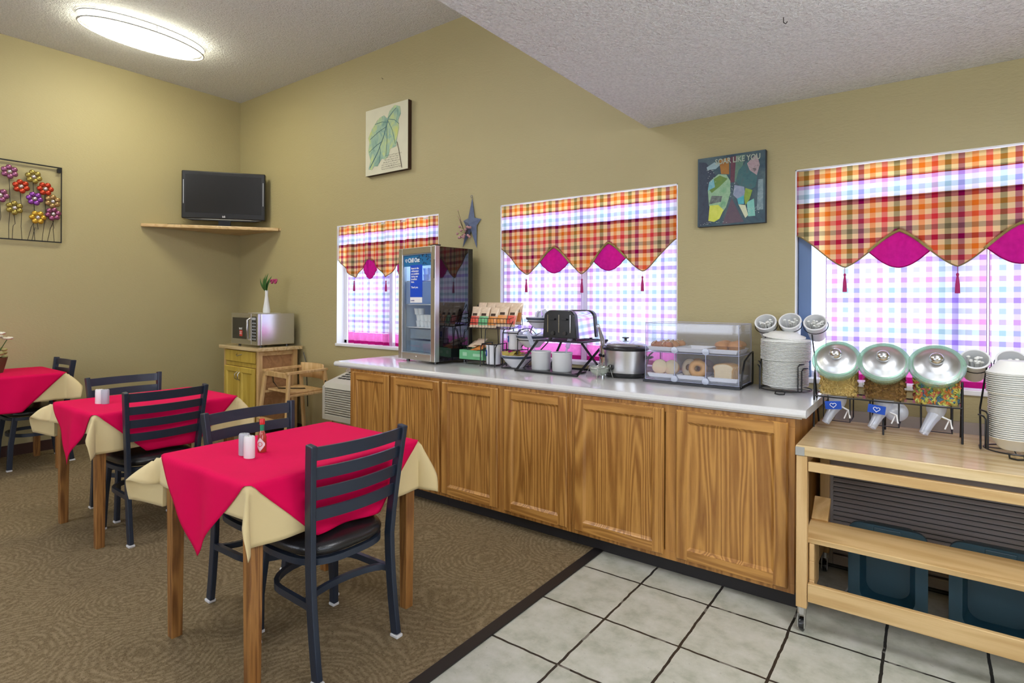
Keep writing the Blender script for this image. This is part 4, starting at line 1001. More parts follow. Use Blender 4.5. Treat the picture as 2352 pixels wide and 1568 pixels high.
for wi, (pts, (x0, x1, z0, z1)) in enumerate(zip(VP, WINS)):
    x0 += .008; x1 -= .008; zt = z1 - .012; y = YW + .004
    r = thing('curtain_valance', 'orange plaid scalloped valance of the %s' % WN[wi], 'curtain', ((x0 + x1) / 2, y, zt), 0, 'plaid valances'); O = tuple(r.location)
    ef = edge_fn(pts); amp = (.012, .005, .003)[wi]
    def wy(x, z): return amp * (math.sin(x * 46 + wi) + .6 * math.sin(x * 21 + 2 * wi)) * (.4 + .6 * min(1, (zt - z) / .3))
    def strip(za, zb, nu=70, nv=4, dy=0):
        b = B(O); b.grid(lambda u, v: (x0 + (x1 - x0) * u, y + dy + wy(x0 + (x1 - x0) * u, 1.7), (za(x0 + (x1 - x0) * u)) * (1 - v) + zb(x0 + (x1 - x0) * u) * v), nu, nv); return b
    hz = zt - .085; lz = 1.945
    obj('header_band', strip(lambda x: zt, lambda x: hz), LAYERED, r, smooth=60)
    obj('sheer_band', strip(lambda x: hz + .012, lambda x: lz - .012, dy=.0025), SHEERLIT, r, smooth=60)
    obj('scalloped_panel', strip(lambda x: lz, ef, nv=12, nu=120), LAYERED, r, smooth=60)
    b = B(O); n = 120; b.tube([(x0 + (x1 - x0) * i / n, y + wy(x0 + (x1 - x0) * i / n, 1.7), ef(x0 + (x1 - x0) * i / n)) for i in range(n + 1)], .0035, 5); obj('binding', b, BIND, r, smooth=60)
    rd = B(O); rd.tube([(x0, y + .013, zt - .012), (x1, y + .013, zt - .012)], .006, 8); obj('rod', rd, WHITE, r, smooth=60)
    for k in (2, 4):
        px, pz = pts[k]; hw = .132 if wi else (.095 if k == 2 else .09)
        b = B(O)
        b.grid(lambda u, v: (px + (2 * u - 1) * hw, y + .006 + .004 * math.sin(u * 40), (ef(px + (2 * u - 1) * hw) + .02) * (1 - v) + v * (pz - .10 - .085 * math.cos((2 * u - 1) * PI / 2))), 24, 5); ins = obj('lined_insert', b, MAGENTA, r, smooth=60)
        b = B(O); b.tube([(px + (2 * u - 1) * hw, y + .006 + .004 * math.sin(u * 40), pz - .10 - .085 * math.cos((2 * u - 1) * PI / 2)) for u in [i / 24 for i in range(25)]], .0028, 5); obj('insert_edge', b, HEMD, ins)
        if wi > 0:
            b = B(O); b.tube([(px + (2 * u - 1) * hw * 1.02, y - .004, ef(px + (2 * u - 1) * hw * 1.02) + .004) for u in [i / 24 for i in range(25)]], .0075, 6); obj('fold_edge', b, mat('olive_fold', (.30, .22, .07), .8, var=.6, vscale=30.), r, smooth=60)
    for k in (1, 3, 5):
        px, pz = pts[k]; b = B(O); b.tube([(px, y - .002, pz), (px, y - .002, pz - .035)], .0012, 4)
        b.lathe([(.0001, -.035), (.006, -.040), (.006, -.048), (.004, -.052), (.009, -.09), (.0105, -.135), (.0001, -.136)], 12, Matrix.Translation((px, y - .004, pz + .004))); obj('tassel', b, TASSEL, r, smooth=50)
    for ti, (a, c) in enumerate(TIERS[wi]):
        r = thing('cafe_curtain', 'sheer check cafe curtain, %s half of the %s' % (('left', 'right')[ti], WN[wi]), 'curtain', ((a + c) / 2, YW + .04, .98), 0, 'sheer cafe curtains'); O = tuple(r.location)
        yy = YW + .040; am = (.014, .007, .004)[wi]
        def py(x): return yy + am * (math.sin(x * 62 + ti) + .5 * math.sin(x * 27 + wi))
        def st(za, zb, nv, dy=0): b = B(O); return b.grid(lambda u, v: (a + (c - a) * u, py(a + (c - a) * u) + dy, zb + (za - zb) * v), 60, nv)
        obj('sheer_panel', st(1.94, 1.093, 8), SHEERLIT, r, smooth=60)
        hb = obj('hem_band', st(1.092, 1.014, 3), HEMP, r, smooth=60); obj('hem_edge', st(1.0135, .984, 2), HEMD, hb, smooth=60)
        for xx in (a, c): obj('side_seam', B(O).tube([(xx, py(xx), 1.94), (xx, py(xx), .985)], .002, 4), SEAM, r)
        rd = B(O); rd.tube([(a, yy, 1.945), (c, yy, 1.945)], .005, 8); obj('rod', rd, WHITE, r, smooth=60)

CUPW = mat('white_cup', (.75, .80, .85), .4)
# ---------------------------------------------------------------- glass-door refrigerator
CZ = .921
th = math.radians(-9); FM_ = Matrix.Translation((-3.158, 3.288, CZ)) @ Matrix.Rotation(th, 4, 'Z')
r = thing('refrigerator', 'black countertop refrigerator with glass door and blue banner at the left of the counter', 'refrigerator', tuple(FM_.translation), th)
W, H, yb, yf = .475, .885, .165, -.205; w2 = W / 2; yd = yf + .045
b = B(); t = .025; zb = .022
b.box(-w2, -w2 + t, yd, yb, zb, H).box(w2 - t, w2, yd, yb, zb, H).box(-w2 + t, w2 - t, yb - t, yb, zb, H).box(-w2 + t, w2 - t, yd, yb - t, H - .04, H).box(-w2 + t, w2 - t, yd, yb - t, zb, zb + .05)
obj('cabinet', b, mat('gloss_black_case', (.008, .008, .010), .06, coat=.6), r, bev=.002)
b = B(); i0 = w2 - t - .0005; b.add([(-i0, yd + .004, zb + .051), (i0, yd + .004, zb + .051), (i0, yb - t - .001, zb + .051), (-i0, yb - t - .001, zb + .051), (-i0, yd + .004, H - .041), (i0, yd + .004, H - .041), (i0, yb - t - .001, H - .041), (-i0, yb - t - .001, H - .041)],
    [(0, 1, 2, 3), (4, 5, 6, 7), (1, 2, 6, 5), (2, 3, 7, 6), (3, 0, 4, 7)]); obj('liner', b, FRIN, r)
obj('interior_lamp', B().box(-.12, .12, yd + .03, yd + .05, H - .056, H - .043), mat('fridge_lamp', (1, 1, 1), .5, emit=(.75, .87, 1.), es=45.), r)
def sring(b, hx, z0, z1, w, y0, y1): b.box(-hx, -hx + w, y0, y1, z0, z1).box(hx - w, hx, y0, y1, z0, z1).box(-hx + w, hx - w, y0, y1, z0, z0 + w).box(-hx + w, hx - w, y0, y1, z1 - w, z1)
b = B(); sring(b, w2 + .003, zb - .002, H + .004, .050, yf, yd - .002); dr = obj('door', b, STEEL, r, bev=.003)
b = B(); sring(b, w2 - .045, zb + .044, H - .042, .010, yf + .004, yf + .018); obj('door_gasket', b, mat('grey_gasket', (.25, .28, .32), .5), dr)
obj('door_glass', B().box(-w2 + .048, w2 - .048, yf + .016, yf + .020, zb + .047, H - .047), GLASS, dr)
obj('handle_recess', B().box(w2 - .012, w2 - .004, yf - .001, yf + .001, H - .24, H - .10), PTACD, dr)
lk = B(); lk.lathe([(.006, 0), (.006, .003)], 12, disc_axis((0, yf, zb + .024), (0, -1, 0))); obj('lock', lk, CHROME, dr)
hg = B(); hg.box(w2 - .075, w2 + .001, yd - .035, yd + .01, H + .004, H + .014); obj('hinge_cover', hg, BLACKP, r, bev=.002)
bn = obj('banner', B().box(-w2 + .052, w2 - .052, yf + .0125, yf + .0155, .745, .838), TEAL, dr)
h = B(); h.tube([(-.148 + p[0] * .026, yf + .0105, .792 + p[1] * .026) for p in HEART], .0022, 5, True); obj('heart_outline', h, WTXT, dr)
text('banner_lettering', 'Chill Out', .047, WTXT, dr, (-.125, yf + .0115, .777), (PI / 2, 0, 0), sx=.86, bold=.0012)
db = B(); rs = random.Random(6)
for k in range(26):
    x_, z_ = rs.uniform(.0, .165), rs.uniform(.752, .832); db.box(x_, x_ + rs.uniform(.006, .02), yf + .0112, yf + .0122, z_, z_ + rs.uniform(.003, .012))
obj('banner_print', db, mat('banner_dark_print', (.01, .03, .08), .4), dr)
cd = obj('notice_card', B().box(-.095, .062, yf + .0115, yf + .0145, .505, .755), mat('royal_blue_card', (.004, .075, .62), .4), dr)
obj('notice_footer', B().box(-.095, .062, yf + .0115, yf + .0145, .462, .504), WTXT, dr)
text('notice_text', 'Items in the\nrefrigerator\nare available\nduring our\nbreakfast\ntime.\n\nThank you.', .021, WTXT, dr, (-.082, yf + .0108, .722), (PI / 2, 0, 0), bold=.0004)
text('notice_text', 'breakfast', .013, mat('footer_ink', (.1, .1, .3), .5), dr, (-.085, yf + .0108, .475), (PI / 2, 0, 0))
for z in (.27, .45, .635):
    so = obj('shelf', B().box(-i0 + .002, i0 - .002, yd + .02, yb - t - .004, z - .004, z), FROST, r); obj('shelf_trim', B().box(-i0 + .002, i0 - .002, yd + .014, yd + .0195, z - .006, z + .001), CUPW, so)
for (z0_, z1_) in ((.078, .165), (.18, .255)):
    b = B(); b.box(-.17, .17, yd + .02, yd + .024, z0_, z1_).box(-.17, -.166, yd + .024, yb - t - .01, z0_, z1_).box(.166, .17, yd + .024, yb - t - .01, z0_, z1_).box(-.166, .166, yd + .024, yb - t - .01, z0_, z0_ + .004); obj('drawer', b, DRAWP, r)
ft = B()
for sx in (-1, 1):
    for yy in (yd + .01, yb - .03): ft.lathe([(.014, 0), (.014, zb)], 10, Matrix.Translation((sx * .18, yy, 0)))
obj('foot', ft, BLACKP, r)
def cup_mesh(): return B().lathe([(.0001, 0), (.022, 0), (.028, .045), (.030, .046), (.030, .048), (.0001, .048)], 16)
first = None
CUPW = mat('white_cup', (.75, .80, .85), .4)
def place_cup(lx, ly, lz, rx, label, group):
    global first
    p = FM_ @ Vector((lx, ly, lz))
    if first is None:
        first = obj('yogurt_cup', cup_mesh(), CUPW, smooth=50); o = first
    else: o = first.copy(); COL.objects.link(o)
    o.location = p; o.rotation_euler = (rx, 0, th); prop(o, label, 'yogurt cup', group)
for k in range(12):
    row, c_ = divmod(k, 5); place_cup(-.10 + c_ * .052 - (.026 if row == 2 else 0) + (.03 if row == 1 else 0) * 0, -.10 + .0 * row, .2705 + row * .049, 0, 'white cup in the pile on the lowest shelf of the refrigerator', 'cups on the lowest refrigerator shelf')
for k in range(6):
    row, c_ = divmod(k, 3); place_cup(-.02 + c_ * .062, -.09, .6355 + row * .049, 0, 'white cup stacked on the top shelf of the refrigerator', 'cups on the top refrigerator shelf')
o = thing('food_tub', 'dark printed tub on the middle shelf of the refrigerator', 'tub', tuple(FM_ @ Vector((.115, -.07, .4505))), th)
obj('tub', B().lathe([(.0001, 0), (.045, 0), (.058, .09), (.0001, .09)], 20), mat('dark_print_tub', (.10, .09, .12), .4, var=.8, vscale=60.), o, smooth=50)
obj('lid', B().lathe([(.0001, .0902), (.060, .0902), (.060, .098), (.0001, .098)], 20), CUPW, o, smooth=40)

# ---------------------------------------------------------------- snack rack with bars
r = thing('snack_rack', 'black wire two-tier rack of snack bars beside the refrigerator', 'rack', (-2.62, 3.35, CZ)); O = tuple(r.location)
b = B(O); xa, xb_ = -2.83, -2.42
for x in (xa, -2.665): b.tube([(x, 3.27, CZ), (x, 3.29, 1.18), (x, 3.40, 1.37), (x, 3.44, 1.18), (x, 3.46, CZ)], .0035, 6)
b.tube([(xb_, 3.26, 1.20), (xb_, 3.40, 1.37), (xb_, 3.42, 1.22)], .003, 5)
for z, y0_, y1_ in ((1.195, 3.27, 3.41), (1.235, 3.26, 3.41), (1.27, 3.26, 3.42)): b.tube([(xa, y0_, z), (xb_, y0_, z), (xb_, y1_, z + .03), (xa, y1_, z + .03)], .0025, 5, True)
for i in range(15):
    x = xa + (xb_ - xa) * i / 14; b.tube([(x, 3.26, 1.272), (x, 3.27, 1.195), (x, 3.41, 1.21)], .0018, 4)
b.tube([(xa, 3.24, .955), (xa + .24, 3.24, .955), (xa + .24, 3.40, .97), (xa, 3.40, .97)], .003, 5, True)
for k in (0, 1): b.tube([(xa - .06 - .02 * k, 3.30, 1.02 + .03 * k), (xa - .04, 3.29, 1.16 + .02 * k), (xa, 3.29, 1.19)], .0025, 5)
obj('frame', b, BLKM, r, smooth=60)
def packet_bm(w, h, t):
    b = B()
    for s in (1, -1):
        b.grid(lambda u, v: ((u - .5) * w * (1 - .05 * math.sin(PI * v)), s * t / 2 * (math.sin(PI * u) ** .5) * (math.sin(PI * v) ** .5), v * h), 8, 12)
    for z0_, z1_ in ((-.008, .0), (h, h + .008)):
        n = 12; vs = []
        for i in range(n + 1):
            x = (i / n - .5) * w; vs += [(x, 0, z0_ + (.003 if (i % 2 and z0_ < 0) else 0)), (x, 0, z1_ - (.003 if (i % 2 and z0_ > 0) else 0))]
        b.add(vs, [(2 * i, 2 * i + 2, 2 * i + 3, 2 * i + 1) for i in range(n)])
    return b
def packet(name, label, m, band, loc, rot, w=.085, h=.15, t=.02, group=None, cat='snack packet'):
    r = thing(name, label, cat, loc, 0, group); r.rotation_euler = rot
    pk = packet_bm(w, h, t); obj('wrapper', pk, m, r, smooth=60)
    if band is not None:
        b = B(); b.grid(lambda u, v: ((u - .5) * w * .9, -t / 2 * (math.sin(PI * (.05 + .9 * u)) ** .5) * (math.sin(PI * (.08 + .45 * v)) ** .5) - .001, h * (.08 + .45 * v)), 8, 6); obj('printed_band', b, band, r, smooth=60)
        b = B(); b.grid(lambda u, v: ((u - .5) * w * .5, -t / 2 - .0022, h * (.55 + .13 * v)), 2, 2); obj('printed_mark', b, BRN, r)
    return r
DES = [('cream snack packet with a red band, leftmost in the upper basket front row', REDF, 0), ('cream snack packet with a green band in the front row of the upper basket', GRNF, 0), ('cream and orange snack packet, third in the upper basket front row', ORGF, 0), ('cream snack packet with an orange picture, fourth in the front row of the upper basket', ORGF, 0), ('pink striped snack packet at the right end of the upper basket', REDF, 0)]
for i, (lab, bd, q) in enumerate(DES):
    packet('snack_packet', lab, CREAMF, bd, (-2.785 + i * .086, 3.295, 1.205 + .012 * (i > 2)), (math.radians(-16 - 2 * i), 0, .1 * (i % 2)), group='snack packets in the upper basket')
for i in range(5):
    packet('snack_packet', 'cream snack packet in the back row of the upper basket', CREAMF, (ORGF, None)[i % 2], (-2.775 + i * .086, 3.355, 1.235), (math.radians(-14), 0, -.08 + .04 * i), group='snack packets in the back row')
gb = B((-2.77, 3.30, .96)); x0, x1, y0, y1, z0, z1 = -2.875, -2.635, 3.235, 3.385, .9605, 1.03
gb.box(x0, x1, y0, y0 + .003, z0, z1).box(x0, x1, y1 - .003, y1, z0, z1 + .02).box(x0, x0 + .003, y0 + .003, y1 - .003, z0, z1).box(x1 - .003, x1, y0 + .003, y1 - .003, z0, z1).box(x0 + .003, x1 - .003, y0 + .003, y1 - .003, z0, z0 + .003)
r = thing('display_box', 'open green cardboard box of orange snack packets low in the wire rack', 'box', (-2.77, 3.30, .96)); obj('box_tray', gb, GREENBOX, r)
lb = B((-2.77, 3.30, .96)); lb.box(-2.74, -2.655, 3.2335, 3.2348, .985, 1.005).box(-2.84, -2.80, 3.2335, 3.2348, .985, 1.012); obj('printed_mark', lb, mat('pale_green_print', (.35, .6, .4), .5), r)
for i in range(5): packet('snack_packet', ('orange snack packet lying in the green box' if i < 3 else 'tan snack packet lying on top behind the green box'), (ORGF, ORGF, ORGF, CREAMF, CREAMF)[i], None, (-2.83 + .05 * (i % 3) + .03 * (i > 2), 3.25 + .012 * i, 1.0 + .017 * i), (math.radians(-72), 0, .15 * (i - 2)), .08, .12, .02, 'packets in the green box')

# ---------------------------------------------------------------- crocks in a stepped wire rack
def crock(x, y, z, rad, h, label, lab=True, grp='white crocks in the wire rack', m=None):
    r = thing('crock', label, 'crock', (x, y, z), 0, grp)
    b = B(); b.lathe([(.0001, 0), (rad * .92, 0), (rad * .96, .004), (rad, h - .012), (rad + .004, h - .006), (rad + .003, h), (rad - .005, h), (rad - .007, .008), (.0001, .006)], 28); obj('body', b, m or BOWLW, r, smooth=40)
    if lab:
        c = B(); a0 = -PI / 2 - .75; c.grid(lambda u, v: ((rad + .0015) * math.cos(a0 + (u - .5) * .8), (rad + .0015) * math.sin(a0 + (u - .5) * .8), h * .58 + (v - .5) * .045), 8, 2); lo = obj('blue_label', c, BLUE, r, smooth=60)
        c = B(); c.tube([((rad + .003) * math.cos(a0 + p[0] * .34), (rad + .003) * math.sin(a0 + p[0] * .34), h * .58 + p[1] * .022) for p in HEART], .001, 4, True); obj('heart_outline', c, WTXT, lo)
    return r
crock(-2.572, 3.27, .938, .056, .14, 'white crock with blue label in the front of the stepped wire rack')
crock(-2.455, 3.38, 1.045, .056, .13, 'white crock with blue label raised at the back of the stepped wire rack')
r = thing('wire_rack', 'black stepped wire rack holding two labelled white crocks', 'rack', (-2.53, 3.32, CZ)); O = tuple(r.location); b = B(O)
for x in (-2.64, -2.505): b.tube([(x, 3.20, CZ), (x, 3.205, 1.06), (x, 3.225, 1.085), (x, 3.34, 1.09), (x, 3.34, CZ)], .0045, 6)
b.tube([(-2.64, 3.215, 1.083), (-2.505, 3.215, 1.083)], .0045, 6)
for k in range(3): b.tube([(-2.62 + .05 * k, 3.21, 1.083), (-2.62 + .05 * k, 3.212, .933), (-2.62 + .05 * k, 3.33, .933)], .003, 5)
b.tube([(-2.64, 3.21, .933), (-2.505, 3.21, .933), (-2.505, 3.33, .933), (-2.64, 3.33, .933)], .003, 5, True)
for x in (-2.525, -2.39):
    b.tube([(x, 3.315, CZ), (x, 3.32, 1.165), (x, 3.34, 1.19), (x, 3.45, 1.19), (x, 3.45, CZ)], .004, 6)
b.tube([(-2.525, 3.32, 1.165), (-2.39, 3.32, 1.165)], .004, 6); b.tube([(-2.525, 3.32, 1.04), (-2.39, 3.32, 1.04), (-2.39, 3.44, 1.04), (-2.525, 3.44, 1.04)], .003, 5, True)
for k in range(3): b.tube([(-2.50 + .045 * k, 3.32, 1.04), (-2.50 + .045 * k, 3.44, 1.04)], .0025, 5)
obj('frame', b, BLKM, r, smooth=60)

# ---------------------------------------------------------------- three bowls in an angled stand
def bowl(x, y, z, R, h, label, grp='white bowls with a dark band'):
    r = thing('serving_bowl', label, 'bowl', (x, y, z), 0, grp); k = R
    b = B(); b.lathe([(.0001, 0), (k * .45, 0), (k * .5, .006), (k * .78, h * .45), (k * .97, h * .82), (k, h), (k * .95, h), (k * .9, h * .8), (k * .7, h * .42), (k * .4, .012), (.0001, .010)], 32); obj('body', b, BOWLW, r, smooth=50)
    b = B(); b.lathe([(k * .965, h * .76), (k * 1.006, h * .80), (k * 1.018, h * .95), (k * .99, h * .955)], 32, caps=False); obj('dark_band', b, DARKRIM, r, smooth=60); return r
BW = [(-2.385, 3.315, .924, .118, .088, 'white bowl of yellow tea packets, lowest in the three-tier stand'), (-2.30, 3.375, 1.068, .118, .088, 'white bowl in the middle level of the three-tier stand'), (-2.225, 3.375, 1.205, .108, .080, 'white bowl of clear wrapped cutlery packets, top of the three-tier stand')]
for a in BW: bowl(*a)
rs = random.Random(9)
PKW = mat('pale_packet', (.62, .64, .72), .35, var=.3, vscale=80.)
for i in range(12):
    a = i * 2.4; d = .06 * math.sqrt((i + .5) / 12) + .01
    packet('tea_packet', 'yellow tea packet in the lowest bowl', TEAF, None, (-2.385 + d * math.cos(a) - .03, 3.315 + d * math.sin(a) - .02, 1.003 + .0035 * (i % 4)), (math.radians(-80 + rs.uniform(-12, 12)), rs.uniform(-.2, .2), rs.uniform(-1.5, 1.5)), .05, .065, .006, 'tea packets in the lowest bowl', 'packet')
for i in range(9):
    a = i * 2.4; d = .05 * math.sqrt((i + .5) / 9) + .01
    packet('jam_packet', 'pale wrapped packet in the middle bowl', PKW, None, (-2.30 + d * math.cos(a) - .02, 3.375 + d * math.sin(a) - .02, 1.143 + .003 * (i % 4)), (math.radians(-78 + rs.uniform(-12, 12)), 0, rs.uniform(-1.5, 1.5)), .045, .06, .008, 'packets in the middle bowl', 'packet')
for i in range(9):
    a = i * 2.4; d = .05 * math.sqrt((i + .5) / 9)
    packet('condiment_packet', 'clear and silver wrapped packet heaped in the top bowl', PKW, None, (-2.225 + d * math.cos(a), 3.375 + d * math.sin(a), 1.275 + .004 * (i % 4)), (math.radians(-40 + rs.uniform(-30, 30)), rs.uniform(-.4, .4), rs.uniform(-1.5, 1.5)), .035, .05, .008, 'packets in the top bowl', 'packet')
r = thing('bowl_stand', 'black wire three-tier stand leaning back with the serving bowls', 'stand', (-2.33, 3.35, CZ)); O = tuple(r.location); b = B(O)
for dx in (-.085, .10):
    b.tube([(-2.30 + dx - .06, 3.20, CZ + .004), (-2.30 + dx + .06, 3.44, CZ + .004)], .004, 6)
    b.tube([(-2.30 + dx - .085, 3.23, CZ + .004), (-2.30 + dx, 3.42, 1.10), (-2.30 + dx + .07, 3.46, 1.30)], .004, 6)
b.tube([(-2.445, 3.20, CZ + .004), (-2.26, 3.20, CZ + .004)], .004, 6)
for (x, y, z, R, h, _) in BW[1:]: b.torus((x, y, z + h * .60), R * .90 + .004, .003, 32, 5)
b.tube([(-2.215 - .17, 3.44, 1.13), (-2.20, 3.47, 1.13), (-2.13, 3.46, 1.13)], .003, 5)
for k in (0, 1): b.tube([(-2.44 + .02 * k, 3.42, 1.12)] + [(-2.38 + (.09 - .03 * k) * math.cos(a), 3.42, 1.12 + (.08 - .02 * k) * math.sin(a)) for a in [PI - PI * q / 10 for q in range(11)]], .003, 5)
obj('frame', b, BLKM, r, smooth=60)

# ---------------------------------------------------------------- toaster stand, tray, crocks, toaster
r = thing('toaster_stand', 'black metal folding stand with wire shelf under the toaster', 'stand', (-1.98, 3.28, CZ)); O = tuple(r.location); b = B(O); zs = 1.138
for x in (-2.09, -1.755): b.rtube([(x, 3.12, zs), (x, 3.47, zs)], .012, .008)
for y in (3.125, 3.465): b.rtube([(-2.09, y, zs), (-1.755, y, zs)], .012, .008)
obj('shelf_frame', b, BLKM, r); b = B(O)
for i in range(11): b.tube([(-2.08 + .0315 * i, 3.125, zs), (-2.08 + .0315 * i, 3.465, zs)], .0022, 4)
obj('shelf_wire', b, BLKM, r)
for (p, q) in (((-2.27, 3.135, CZ + .006), (-2.095, 3.14, zs)), ((-1.79, 3.125, CZ + .006), (-1.747, 3.46, zs)), ((-1.79, 3.46, CZ + .006), (-1.757, 3.13, zs - .006)), ((-2.20, 3.46, CZ + .006), (-2.095, 3.46, zs))):
    obj('brace', B(O).bar(p, q, .014, .008, (0, 1, 0)), BLKM, r)
b = B(O); b.bar((-2.28, 3.135, CZ + .006), (-1.785, 3.125, CZ + .006), .012, .012).bar((-2.20, 3.46, CZ + .006), (-1.785, 3.46, CZ + .006), .012, .012); obj('foot_bar', b, BLKM, r)
b = B((-2.06, 3.26, CZ)); b.rbox(.46, .18, .0, .010, .01, 4, Matrix.Translation((-2.07, 3.255, CZ + .001))); b.off = Vector((-2.07, 3.255, CZ)); tr = obj('serving_tray', b, BLACKP, bev=.002, loc=(-2.07, 3.255, CZ)); prop(tr, 'flat black tray under the toaster stand, holding two white crocks', 'tray')
crock(-2.145, 3.255, CZ + .0115, .068, .125, 'white crock with scoop handle, left of the pair on the black tray', False, 'white crocks on the black tray', WPLA)
crock(-1.975, 3.250, CZ + .0115, .068, .125, 'white crock with ladle handle, right of the pair on the black tray', False, 'white crocks on the black tray', WPLA)
for nm, p, q, lab in (('scoop', (-2.15, 3.26, CZ + .03), (-2.245, 3.23, 1.19), 'clear plastic scoop handle standing in the left crock on the tray'), ('scoop', (-1.98, 3.25, CZ + .03), (-1.875, 3.20, 1.185), 'clear plastic scoop handle standing in the right crock on the tray')):
    b = B(); P0, P1 = Vector(p), Vector(q); b.bar(P0, P0.lerp(P1, .62), .014, .006, (0, 1, 0)).bar(P0.lerp(P1, .6), P1, .030, .010, (0, 1, 0)); prop(obj(nm, b, FROST, bev=.002), lab, 'scoop')
r = thing('toaster', 'black and chrome toaster on the black folding stand', 'toaster', (-1.935, 3.30, zs + .0065)); O = (0, 0, 0)
def arch(hw, H_, z0=.012, n=6):
    rad = .05; p = [(-hw, z0), (hw, z0)]
    for k in range(n + 1): a = PI / 2 * k / n; p.append((hw - .012 - rad + rad * math.cos(a), H_ - rad + rad * math.sin(a)))
    for k in range(n + 1): a = PI / 2 + PI / 2 * k / n; p.append((-hw + .012 + rad + rad * math.cos(a), H_ - rad + rad * math.sin(a)))
    return p
e = B(); e.prism(arch(.128, .195), -.155, -.110); fe = obj('front_end', e, BLACKP, r, smooth=40, bev=.006)
e = B(); e.prism(arch(.128, .195), .110, .150); obj('rear_end', e, BLACKP, r, smooth=40, bev=.006)
e = B(); e.prism(arch(.122, .190), -.1095, .1095); obj('chrome_body', e, CHROME, r, smooth=40)
s = B(); [s.box(x - .012, x + .012, -.09, .09, .1895, .1925) for x in (-.05, .05)]; obj('slot', s, PTACD, r)
g = B(); [g.rtube([(x, -.1565, .05), (x, -.1565, .165)], .006, .003) for x in (-.085, .0, .085)]; obj('reflection_strip', g, CHROME, fe)  # chrome strips stand in for vertical reflections on the black end
g = B(); [g.box(x - .018, x + .018, -.172, -.1575, .13, .142) for x in (-.045, .045)]; obj('lever', g, BLACKP, fe, bev=.002)
[obj('dial', B().lathe([(.014, 0), (.013, .010), (.0001, .011)], 16, disc_axis((x, -.156, .045), (0, -1, 0))), PTACD, fe, smooth=40) for x in (-.045, .045)]
ft = B(); [ft.lathe([(.010, 0), (.010, .0125)], 8, Matrix.Translation((sx * .09, sy * .11, 0))) for sx in (-1, 1) for sy in (-1, 1)]; obj('foot', ft, BLACKP, r)
r = thing('utensil_canister', 'tall chrome canister right of the toaster stand', 'canister', (-1.70, 3.33, CZ)); obj('body', B().lathe([(.0001, 0), (.034, 0), (.034, .19), (.031, .19), (.030, .006), (.0001, .006)], 24), CHROME, r, smooth=40)
b = B(); b.rtube([(-1.70, 3.33, .94), (-1.715, 3.31, 1.15), (-1.73, 3.30, 1.235)], .014, .004).torus((-1.733, 3.30, 1.238), .010, .003, 12, 5, Matrix.Rotation(PI / 2, 4, 'X')).rtube([(-1.69, 3.33, .94), (-1.70, 3.315, 1.15), (-1.728, 3.302, 1.232)], .014, .004); prop(obj('serving_tongs', b, STEEL), 'steel tongs standing in the chrome canister', 'tongs')
r = thing('glass_bowl', 'small glass bowl of creamers in a wire holder in front of the slow cooker', 'bowl', (-1.665, 3.19, CZ)); b = B(); b.lathe([(.0001, .012), (.03, .014), (.055, .038), (.062, .068), (.060, .069), (.052, .04), (.028, .018), (.0001, .016)], 28); obj('bowl', b, clear('greenish_glass', (.85, .92, .86), .15, .05, .35, (.6, .63, .55)), r, smooth=60)
b = B(); b.torus((0, 0, .062), .065, .002, 28, 5)
for a in (0.3, 1.9, 3.4, 5.0): b.tube([(.085 * math.cos(a), .085 * math.sin(a), .002), (.066 * math.cos(a), .066 * math.sin(a), .062), (.04 * math.cos(a + .5), .04 * math.sin(a + .5), .012)], .002, 5)
b.tube([(-.04, .02, .064), (.0, .035, .085), (.04, .02, .064)], .002, 5); obj('wire_holder', b, STEEL, r)
b = B(); [b.lathe([(.0001, 0), (.010, 0), (.014, .012), (.0001, .0122)], 10, Matrix.Translation((.024 * math.cos(a * 1.3), .024 * math.sin(a * 1.3), .032 + .010 * (a % 3)))) for a in range(9)]; obj('creamer', b, WPLA, r, smooth=40)
r = thing('wire_rack', 'small black wire stand behind the glass bowl, left of the slow cooker', 'rack', (-1.70, 3.44, CZ)); O = tuple(r.location); b = B(O)
b.tube([(-1.79, 3.46, CZ), (-1.76, 3.46, 1.06), (-1.62, 3.46, 1.13), (-1.62, 3.46, CZ)], .003, 5).tube([(-1.76, 3.46, 1.05), (-1.62, 3.46, .94)], .003, 5).tube([(-1.76, 3.46, 1.05), (-1.76, 3.40, CZ)], .003, 5).tube([(-1.62, 3.46, 1.0), (-1.62, 3.41, CZ)], .003, 5); obj('frame', b, BLKM, r)

# ---------------------------------------------------------------- slow cooker
r = thing('slow_cooker', 'oval stainless slow cooker with glass lid and black dial', 'slow cooker', (-1.555, 3.335, CZ), .1); sx, sy = 1, .84
obj('base', B().lathe([(.0001, .004), (.118, .004), (.128, .012), (.130, .030)], 48, None, sx, sy), BLACKP, r, smooth=50)
obj('body', B().lathe([(.130, .030), (.134, .05), (.138, .17)], 48, None, sx, sy, False), STEEL, r, smooth=50)
obj('rim', B().lathe([(.138, .168), (.148, .172), (.152, .184), (.144, .194), (.130, .196), (.120, .185)], 48, None, sx, sy, False), BLACKP, r, smooth=50)
ld = obj('lid', B().lathe([(.136, .196), (.135, .202), (.115, .214), (.07, .226), (.0001, .231)], 48, None, sx, sy, False), clear('lid_glass', (.9, .93, .97), .3, .05, .15, (.7, .72, .78)), r, smooth=60)
obj('lid_ring', B().lathe([(.136, .196), (.139, .199), (.135, .204), (.132, .200)], 48, None, sx, sy, False), CHROME, ld, smooth=60)
obj('lid_knob', B().lathe([(.008, .229), (.008, .240), (.022, .244), (.022, .250), (.0001, .252)], 20), BLACKP, ld, smooth=50)
dl = B(); dl.lathe([(.019, 0), (.018, .012), (.0001, .013)], 24, disc_axis((-.055, -.104, .065), (-.35, -1, 0))); do = obj('dial', dl, BLACKP, r, smooth=40)
